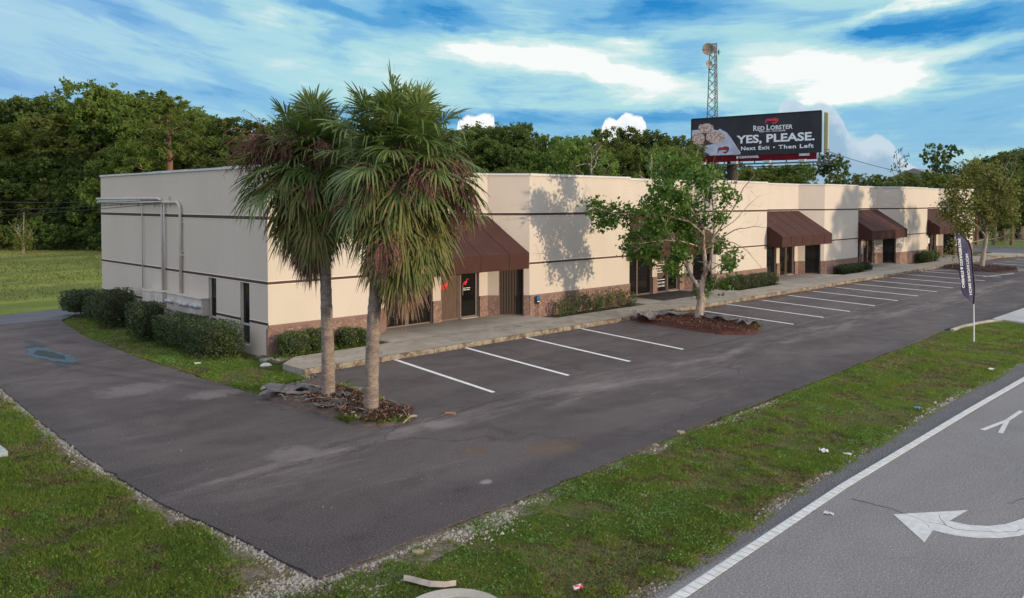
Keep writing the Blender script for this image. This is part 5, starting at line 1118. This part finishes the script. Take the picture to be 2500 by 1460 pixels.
sticks = [((-1.2, -8.62), (-1.75, -8.86), .03, 'thick pale stick at the front tip of the corner island'), ((-1.05, -7.1), (-1.1, -8.2), .022, 'grey stick along the right edge of the corner island'), ((-2.35, -5.9), (-1.7, -6.3), .016, 'thin brown stick lying left of the palms'),
          ((-2.2, -7.2), (-1.7, -6.9), .018, 'curved grey stick between the palms, on the left'), ((-1.9, -7.9), (-2.0, -7.2), .02, 'dark stick beside the thicker palm trunk on its left'), ((-1.3, -8.2), (-1.5, -8.7), .022, 'bent pale root by the front tip of the island'),
          ((-.95, -6.3), (-.85, -5.6), .018, 'stick on the right edge between the two palms'), ((-1.55, -7.0), (-1.15, -7.4), .014, 'thin stick right behind the thicker palm trunk'), ((-2.45, -5.0), (-2.55, -5.5), .02, 'short stick at the left corner of the island')]
for i, (a, b, rr, lb) in enumerate(sticks):
    a = np.array([*a, .11 if i else .05]); b = np.array([*b, .10 if i else .04]); m_ = (a + b) / 2 + np.array([.03, .05, .05])
    o = MB().tube([a, (a + m_) / 2 + [.01, 0, .01], m_, (m_ + b) / 2, b], [rr, rr * .95, rr * .8, rr * .7, rr * .4], 6).build('fallen_stick', stick_m, origin=tuple(a), smooth=True); tag(o, lb, 'stick', 'sticks on the corner island')
o = MB().beam((-.50, -8.74, .016), (-.36, -8.92, .016), .035, .028).build('wood_scrap', mat('raw_orange_wood', (.42, .20, .11), rough=.8), origin=(-.43, -8.83, 0)); tag(o, 'small orange brown wood scrap on the asphalt right of the corner island', 'wood scrap')
# puddle on the drive
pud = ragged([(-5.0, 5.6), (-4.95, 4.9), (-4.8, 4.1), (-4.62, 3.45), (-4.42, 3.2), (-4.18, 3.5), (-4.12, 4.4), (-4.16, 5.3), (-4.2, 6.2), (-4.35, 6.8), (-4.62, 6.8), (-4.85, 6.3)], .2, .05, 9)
MB().hexa(pud, .001, .006).build('puddle', mat('sky_tinted_damp_film', (.040, .052, .072), (.065, .085, .12), 5., .28, spec=.5))['kind'] = 'structure'  # bluish ring: the sky's reflection is put into the film colour
MB().hexa(ragged([(-4.82, 5.5), (-4.66, 4.5), (-4.45, 3.8), (-4.28, 4.5), (-4.34, 5.5), (-4.55, 6.2)], .15, .03, 10), .0065, .009).build('puddle_bed', mat('mossy_puddle_bed', (.010, .012, .005), (.05, .04, .015), 6., .5, lo=.5, hi=.7))['kind'] = 'structure'
for i, (x, y, a, b_) in enumerate([(-4.25, 7.8, .16, .9), (-4.75, 3.0, .10, .5)]):
    MB().hexa([(x + a * math.cos(q_) * (1 + .2 * math.sin(3 * q_)), y + b_ * math.sin(q_)) for q_ in np.linspace(0, 2 * math.pi, 22)[:-1]], .001, .004).build('wet_patch', mat('wet_asphalt', (.032, .032, .038), rough=.5), lot)
# lawn fittings
vb = MB().box(-8.75, -8.12, -5.4, -4.95, -.12, .10).build('meter_box', mat('grey_green_plastic', (.20, .25, .25), (.26, .31, .30), 3., .5), origin=(-8.4, -5.2, -.07), bevel=.02); tag(vb, 'grey green plastic box with a lid in the lawn at the left edge', 'utility box')
MB().box(-8.72, -8.15, -5.37, -4.98, .101, .125).build('lid', mat('grey_green_lid', (.33, .40, .39), (.27, .33, .33), 3., .45), vb, bevel=.008)
dc = (-6.15, -15.55)
di = empty('storm_drain', (dc[0], dc[1], -.07), 'rusty storm drain grate in a round concrete collar at the bottom edge of the lawn', 'drain')
cr_ = [(.62 * math.cos(a), .5 * math.sin(a)) for a in np.linspace(0, 2 * math.pi, 40)[:-1]]; mb = MB()
mb.lathe((dc[0], dc[1], -.07), [(.60, 0), (.62, .07), (.60, .09), (.40, .09), (.39, .0)], 36); mb.build('concrete_collar', conc2_m, di)
gr = MB(); rust = mat('rusted_iron', (.10, .045, .032), (.15, .07, .045), 9., .85, .5, 30.)
gr.lathe((dc[0], dc[1], -.05), [(.395, 0), (.395, .055), (.33, .055), (.33, 0)], 32)
for k in range(-4, 5):
    h_ = math.sqrt(max(.01, .33 ** 2 - (k * .07) ** 2)); gr.seg((dc[0] - h_ * q - k * .07 * q, dc[1] - h_ * q + k * .07 * q), (dc[0] + h_ * q - k * .07 * q, dc[1] + h_ * q + k * .07 * q), -.04, .0, -.02, .02)
gr.build('grate', rust, di); MB().lathe((dc[0], dc[1], -.065), [(0, 0), (.38, 0)], 24).build('dark_sump', dark_m, di)
bs = MB(); pts = [(-6.02, -14.46), (-5.96, -14.58), (-5.93, -14.70), (-5.88, -14.82), (-5.78, -14.95), (-5.66, -15.02)]
V = []
for i, (x, y) in enumerate(pts):
    wd_ = [.015, .035, .03, .038, .022, .01][i]; V += [(x - wd_ * .8, y - wd_ * .5, .0), (x, y, .05), (x + wd_ * .8, y + wd_ * .5, .0)]
o = bs.add(V, [(3 * i + j, 3 * i + j + 1, 3 * i + j + 4, 3 * i + j + 3) for i in range(5) for j in range(2)]).build('curved_husk', mat('pale_bark_husk', (.42, .36, .31), (.32, .27, .23), 6., .85), origin=(-5.7, -14.8, -.02)); sd2 = o.modifiers.new('thickness', 'SOLIDIFY'); sd2.thickness = .012; tag(o, 'curved pale palm husk lying on the grass above the storm drain', 'husk')
can = MB().lathe((-4.72, -16.08, .0), [(0, 0), (.027, 0), (.033, .012), (.033, .105), (.026, .12), (0, .12)], 16, (.85, -.45, .1)).build('crushed_can', mat('can_print', (.62, .6, .6), (.5, .06, .07), 22., .35, lo=.48, hi=.52, metal=.3), origin=(-4.72, -16.08, -.05)); tag(can, 'crushed white and red drink can on the grass near the bottom edge', 'can')
def litter(x, y, s_, m_, label, name='paper_scrap', cat='litter', seed=0): return sheet_piece((x, y, -.02), s_, s_ * .6, seed, s_ * .35, m_, label, name, cat, seed)
pap = mat('white_paper', (.62, .62, .6), rough=.8); blu = mat('blue_plastic', (.10, .22, .32), rough=.5)
litter(2.75, -15.81, .20, pap, 'larger scrap of white paper in the verge grass, one of two close together', seed=1); litter(2.89, -16.2, .12, pap, 'smaller scrap of white paper in the verge, nearer the road than the other', seed=2); litter(13.36, -15.83, .17, pap, 'white scrap in the verge grass right of the flag pole', seed=3)
litter(7.35, -15.92, .18, blu, 'crumpled blue plastic scrap in the verge grass', 'plastic_scrap', seed=4); litter(-.19, -17.21, .12, pap, 'white scrap on the road beside the edge line', seed=5); litter(-1.9, .6, .15, pap, 'white scrap on the grass beside the drive near the hedge', seed=6)
for i, (x, y, s_, lb) in enumerate([(-1.49, -14.77, .13, 'small tan stone in the middle of the verge'), (1.95, -13.2, .22, 'tan stone at the asphalt edge of the verge'), (.9, -13.32, .15, 'reddish stone at the asphalt edge left of the tan stone'), (-5.35, -13.9, .16, 'flat sandy stone beside the front corner of the asphalt')]):
    r = np.random.default_rng(i); mb = MB(); mb.lathe((x, y, -.06), [(s_ * .5, 0), (s_ * .55, s_ * .12), (s_ * .4, s_ * .3), (0, s_ * .36)], 9); mb.v = [(a + r.normal() * s_ * .06, b + r.normal() * s_ * .06, c + r.normal() * s_ * .03) for a, b, c in mb.v]
    tag(mb.build('stone', mat('tan_stone', (.34, .27, .20), (.26, .20, .15), 9., .9, .5, 30.), origin=(x, y, -.06)), lb, 'stone', 'stones along the verge')

# ------------------------------------------------------------------ far right: lawn, path, pale building
gl = mat('far_lawn', (.11, .17, .04), (.15, .20, .055), .3, 1.)
slab('far_lawn_bank', [(88, -9.), (150, -9), (150, 40), (84, 40), (80, 10)], -.3, .02, gl)
slab('far_path', [(101., -8.9), (103.5, -8.9), (99., 39), (96.5, 39)], -.2, .026, conc2_m)
slab('rear_street', [(72.5, -3.9), (88, -8.9), (86, 40), (75, 40)], -.3, -.004, old_m)
fb = empty('pale_building', (128, 0, -.07), 'pale distant building with dark doorways behind the yellowing tree', 'building'); cream = mat('pale_render', (.50, .47, .42), rough=.9)
MB().box(128, 160, -14, 30, -.3, 5.2).build('wall', cream, fb); MB().box(127.4, 160.4, -14.4, 30.4, 5.21, 5.7).build('roof', mat('grey_roof', (.25, .24, .23)), fb)
for y in (-10, -6, -2, 3, 8, 13): MB().box(127.96, 128.02, y, y + 1.4, 0, 2.6).build('door', dark_m if int(y) % 2 else mat('brown_door', (.2, .08, .06)), fb)
f2 = empty('white_house', tuple(at(60, 118, -.07)), 'white house partly hidden behind the pines over the far roof', 'house'); hc = at(60, 118)
MB().box(hc[0] - 6, hc[0] + 6, hc[1] - 5, hc[1] + 5, -.2, 7.2).build('wall', mat('white_siding', (.62, .6, .58), rough=.9), f2)
MB().add([(hc[0] - 6.5, hc[1] - 5.5, 7.2), (hc[0] + 6.5, hc[1] - 5.5, 7.2), (hc[0] + 6.5, hc[1] + 5.5, 7.2), (hc[0] - 6.5, hc[1] + 5.5, 7.2), (hc[0] - 6.5, hc[1], 9.3), (hc[0] + 6.5, hc[1], 9.3)], [(0, 1, 5, 4), (2, 3, 4, 5), (0, 4, 3), (1, 2, 5), (3, 2, 1, 0)]).build('roof', mat('grey_roof', ()), f2)
for i, (x, y) in enumerate([(120, -11), (121, -5), (121, 1), (120, 7)]): shrub((x, y), 2.4, 3.2, 1.5, f'low bush in front of the pale distant building, {ORD[i + 1]} from the right', 900, .2, .0, .4, shrub2, None, 'foundation_bush', seed=70 + i)

# ------------------------------------------------------------------ grass
grass_m = mat('grass_blade', (.14, .25, .038), (.23, .31, .055), .8, .6, trans=.35, c3=(.28, .31, .085), spec=.3)
grass2_m = mat('weed_leaf', (.095, .205, .036), (.14, .26, .05), .9, .5, trans=.3, spec=.4)
dry_m = mat('dry_grass', (.28, .24, .12), (.20, .15, .08), 1.5, .9, c3=(.33, .27, .17), trans=.1)
VERGE = [(-9.5, -17.35), (-4.4, -16.95), (-3.1, -16.78), (1.1, -16.52), (7.9, -16.32), (15.3, -16.24), (22.2, -16.15), (23.5, -14.6), (24.0, -13.9), (24.0, -13.5), (23.6, -13.25), (22.8, -13.05), (21.5, -12.9), (20.3, -12.85), (17., -12.85), (11.7, -12.93), (6.3, -13.15), (2.5, -13.26), (-2.3, -13.56), (-4.5, -13.64), (-6.6, -13.85), (-9.5, -13.2)]
LEFT = [(-16, -17.5), (-9.5, -17.3), (-6.85, -13.9), (-6.95, -12.), (-7.18, -9.5), (-7.2, -6.5), (-7.05, -3.), (-6.82, 1.1), (-6.82, 8.), (-16, 8.)]
SIDE = [(-2.62, -4.2), (-1.65, -3.85), (-.65, -3.3), (-.62, -1.9), (-.1, -1.6), (-.05, 14.), (-1.2, 14.2), (-1.9, 12.6), (-2.52, 8.), (-2.69, 2.96), (-2.62, -2.)]
def scatter(P, n, r):
    P_ = np.array(P); x0, y0 = P_.min(0); x1, y1 = P_.max(0); x = r.uniform(x0, x1, n); y = r.uniform(y0, y1, n); k = inpoly(x, y, P); return x[k], y[k]
def blades(x, y, h, wd, r, lean=.5):
    n = len(x); a = r.uniform(0, 6.28, n); l = np.abs(r.normal(size=n)) * lean * h; dx, dy = np.cos(a), np.sin(a); px_, py_ = -np.sin(a + r.normal(size=n) * .6), np.cos(a)
    b = np.stack([x, y, np.full(n, -.075)], 1); wv = np.stack([px_, py_, 0 * px_], 1) * wd[:, None]; m1 = b + np.stack([dx * l * .35, dy * l * .35, h * .6], 1); tp = b + np.stack([dx * l, dy * l, h], 1)
    V = np.stack([b - wv, b + wv, m1 + wv * .7, tp, m1 - wv * .7], 1).reshape(-1, 3); return V, np.arange(n * 5).reshape(-1, 5)
def lawn(name, P, n, seed, hs=1., dryk=.30, weed=.5, inview=True):
    r = np.random.default_rng(seed); x, y = scatter(P, n, r); d = np.hypot(x - CAMPOS[0], y - CAMPOS[1])
    dep = (x - CAMPOS[0]) * q + (y - CAMPOS[1]) * q; lat = (x - CAMPOS[0]) * q - (y - CAMPOS[1]) * q
    k = (dep > 4.5) & (np.abs(lat) < dep * .66 + 1.2) & (r.random(len(x)) < (14. / d) ** 1.3); x, y, d = x[k], y[k], d[k]
    n1 = vnoise(x, y, .9, seed) * .6 + vnoise(x, y, 2.7, seed + 1) * .4; bare = vnoise(x, y, 1.3, seed + 2) * .55 + vnoise(x, y, 4., seed + 3) * .45
    keep = r.random(len(x)) < (.25 + (bare > .38) * .75 * np.minimum(1, (bare - .38) * 8 + .5)); x, y, d, n1, bare = x[keep], y[keep], d[keep], n1[keep], bare[keep]
    if name == 'left': ed = np.interp(y, [-13.9, -12, -9.5, -6.5, -3, 1.1], [-6.8, -6.9, -7.13, -7.15, -7.0, -6.78]) - x; kk = r.random(len(x)) < (ed / .3 * .8 + (vnoise(x, y, 1.7, 99) - .35)).clip(0.06, 1); kk &= ~((np.hypot(x + 7.5, y + 14.1) < 1.0 * (.6 + .8 * vnoise(x, y, 2., 5))) & (r.random(len(x)) < .85)); x, y, d, n1, bare = x[kk], y[kk], d[kk], n1[kk], bare[kk]
    far = (d / 13.).clip(1, 2.6); h = hs * (.045 + .085 * n1 * r.uniform(.5, 1.2, len(x))) ; wd = .0042 * far * r.uniform(.6, 1.4, len(x))
    dry = r.random(len(x)) < dryk + .6 * (bare < .46); wk = (r.random(len(x)) < (vnoise(x, y, 1.1, seed + 7) * .5 + vnoise(x, y, 3.3, seed + 8) * .5 - (1 - weed) + .1).clip(.05, .5) * 1.1) & ~dry
    for nm, sel, m_ in (('grass', ~dry & ~wk, grass_m), ('dry_grass', dry, dry_m)):
        V, F = blades(x[sel], y[sel], h[sel] * (.8 if nm == 'dry_grass' else 1), wd[sel], r, .9 if nm == 'dry_grass' else .6); obj(nm, np_mesh(nm, V, F, m_))['kind'] = 'stuff'
    C = np.stack([x[wk], y[wk], -.06 + h[wk] * r.uniform(.5, 1.1, wk.sum())], 1); V, F = leaf_quads(C, .018 * np.mean(far), r, .6, .5); obj('low_weeds', np_mesh('low_weeds', V, F, grass2_m))['kind'] = 'stuff'
lawn('verge', VERGE, 1000000, 1, .85, .22, .46); lawn('left', LEFT, 1300000, 2, 1.15, .18, .42); lawn('side', SIDE, 260000, 3, .9, .18, .5)
# rough grass of the field beyond
r = np.random.default_rng(6); x, y = scatter([(-60, 17.5), (30, 20.6), (30, 80), (-60, 80)], 130000, r); lat = (x - CAMPOS[0]) * q - (y - CAMPOS[1]) * q; dep = (x - CAMPOS[0]) * q + (y - CAMPOS[1]) * q
k = (np.abs(lat) < dep * .66) & (lat < -dep * .47); x, y, dep = x[k], y[k], dep[k]; nn = vnoise(x, y, .22, 4) * .6 + vnoise(x, y, .9, 5) * .4
k = (nn > .25) & (y > 21.5); x, y, dep, nn = x[k], y[k], dep[k], nn[k]
dr_ = r.random(len(x)) < .45; h = (.05 + .11 * nn) * r.uniform(.5, 1.2, len(x))
for nm, sel, m_ in (('field_grass', ~dr_, mat('field_grass_blade', (.16, .20, .045), (.24, .26, .065), .3, .8, trans=.3)), ('dry_field_grass', dr_, dry_m)):
    V, F = blades(x[sel], y[sel], h[sel], np.full(sel.sum(), .03), r, .5); obj(nm, np_mesh(nm, V, F, m_))['kind'] = 'stuff'
# tufts on the islands and weeds in the beds
for (P, n, sd3) in (([(-2.45, -7.9), (-1.9, -8.6), (-1.5, -8.75), (-1.6, -8.5), (-2.1, -8.1), (-2.3, -7.4)], 900, 1), ([(-.8, -4.9), (-.66, -4.7), (-.95, -7.2), (-1.1, -7.2)], 900, 2), ([(14.8, -7.9), (15.9, -7.4), (15.8, -6.9), (14.8, -7.3)], 900, 3), ([(-.1, -1.1), (4., -1.1), (4, -.1), (-.1, -.1)], 1800, 4)):
    r = np.random.default_rng(sd3 + 40); x, y = scatter(P, n * 3, r); x, y = x[:n], y[:n]; V, F = blades(x, y, r.uniform(.14, .26, len(x)), np.full(len(x), .006), r, .7); obj('island_weeds', np_mesh('island_weeds', V, F, grass_m))['kind'] = 'stuff'
# crushed limestone along the asphalt edges
def gravel(name, paths, n, seed, wdt, size, m_):
    r = np.random.default_rng(seed); V = []; F = []; base = np.array([(1, 0, 0), (-.5, .8, 0), (-.5, -.8, 0), (0, 0, 1.1), (.2, .3, .9)]); 
    C = []
    for P, dens, wd_ in paths:
        for a, b in zip(P[:-1], P[1:]):
            a = np.array(a); b = np.array(b); L = np.linalg.norm(b - a); nn_ = np.array([-(b - a)[1], (b - a)[0]]) / L; m2 = int(L * dens)
            t_ = r.random(m2); s2 = np.abs(r.normal(size=m2)) * wd_; pts = a + (b - a) * t_[:, None] + nn_ * s2[:, None]
            keep = r.random(m2) < ((vnoise(pts[:, 0], pts[:, 1], 1.1, seed) * .6 + vnoise(pts[:, 0], pts[:, 1], 4., seed + 1) * .4) * 2.4 - .6).clip(.04, 1); C.append(pts[keep])
    C = np.concatenate(C); n = len(C); s3 = size * np.exp(r.normal(size=n) * .45); V = []
    tet = np.array([(1, .1, 0), (-.6, .8, 0), (-.5, -.9, 0), (.05, 0, .9)]); ang = r.uniform(0, 6.28, n); ca, sa = np.cos(ang), np.sin(ang)
    X_ = tet[None, :, 0] * ca[:, None] - tet[None, :, 1] * sa[:, None]; Y_ = tet[None, :, 0] * sa[:, None] + tet[None, :, 1] * ca[:, None]
    V = np.stack([C[:, 0:1] + X_ * s3[:, None], C[:, 1:2] + Y_ * s3[:, None] * r.uniform(.6, 1, (n, 1)), -.036 + tet[None, :, 2] * s3[:, None] + 0 * X_], 2).reshape(-1, 3)
    b4 = np.arange(n)[:, None] * 4; F = np.concatenate([b4 + np.array([[0, 1, 3]]), b4 + np.array([[1, 2, 3]]), b4 + np.array([[2, 0, 3]])]); o = obj(name, np_mesh(name, V, F, m_)); o['kind'] = 'stuff'
lime = mat('crushed_limestone', (.48, .43, .37), (.28, .25, .21), 30., .95, c3=(.55, .52, .47))
gravel('limestone_gravel', [([(-6.72, 1.1), (-6.96, -3.), (-7.1, -6.5), (-7.08, -9.5), (-6.84, -12.), (-6.78, -13.5)][::-1], 240, .10), ([(-6.8, -13.4), (-7.5, -14.9)], 1500, .40), ([(-6.8, -13.4), (-7.5, -14.9)][::-1], 1500, .50), ([(-6.7, -13.75), (-4.5, -13.66), (-2.3, -13.6)][::-1], 200, .09), ([(-4.8, -13.75), (-3.6, -13.7)][::-1], 500, .25),
        ([(-2.3, -13.6), (2.5, -13.3), (6.3, -13.2)][::-1], 170, .10), ([(-.1, -1.5), (-.75, -3.3), (-1.9, -4.2)], 260, .3), ([(-9., -17.3), (-4.3, -16.85), (1.2, -16.47), (8., -16.25), (20, -16.15)], 150, .10)], 0, 3, .2, .014, lime)
def patchy(name, P, m_, z=-.036):
    o = MB().hexa(P, -.2, z).build(name, m_); o['kind'] = 'structure'; return o
sand = mat('sandy_soil', (.15, .12, .09), (.085, .075, .045), 3.5, 1., 1., 30., c3=(.24, .20, .16), fine=(24., .7, (.36, .32, .27)))
patchy('gravel_margin', ragged([(-7.05, 2.), (-7.22, -3.), (-7.38, -6.5), (-7.36, -9.5), (-7.15, -11.8), (-7.9, -13.2), (-8.3, -14.9), (-7.2, -15.2), (-6.2, -14.3), (-4., -14.05), (-2., -13.85), (3., -13.38), (3., -13.1), (-2., -13.3), (-6.6, -13.3), (-6.7, -12.), (-6.9, -9.), (-6.9, -6.), (-6.7, -3.), (-6.6, 2.)], .25, .09, 12), sand)
patchy('sandy_shoulder', ragged([(-9., -17.4), (1.2, -16.62), (8., -16.4), (21., -16.3), (21., -16.1), (8., -16.13), (1.2, -16.3), (-4.4, -16.62), (-9., -16.95)], .25, .05, 13), sand)
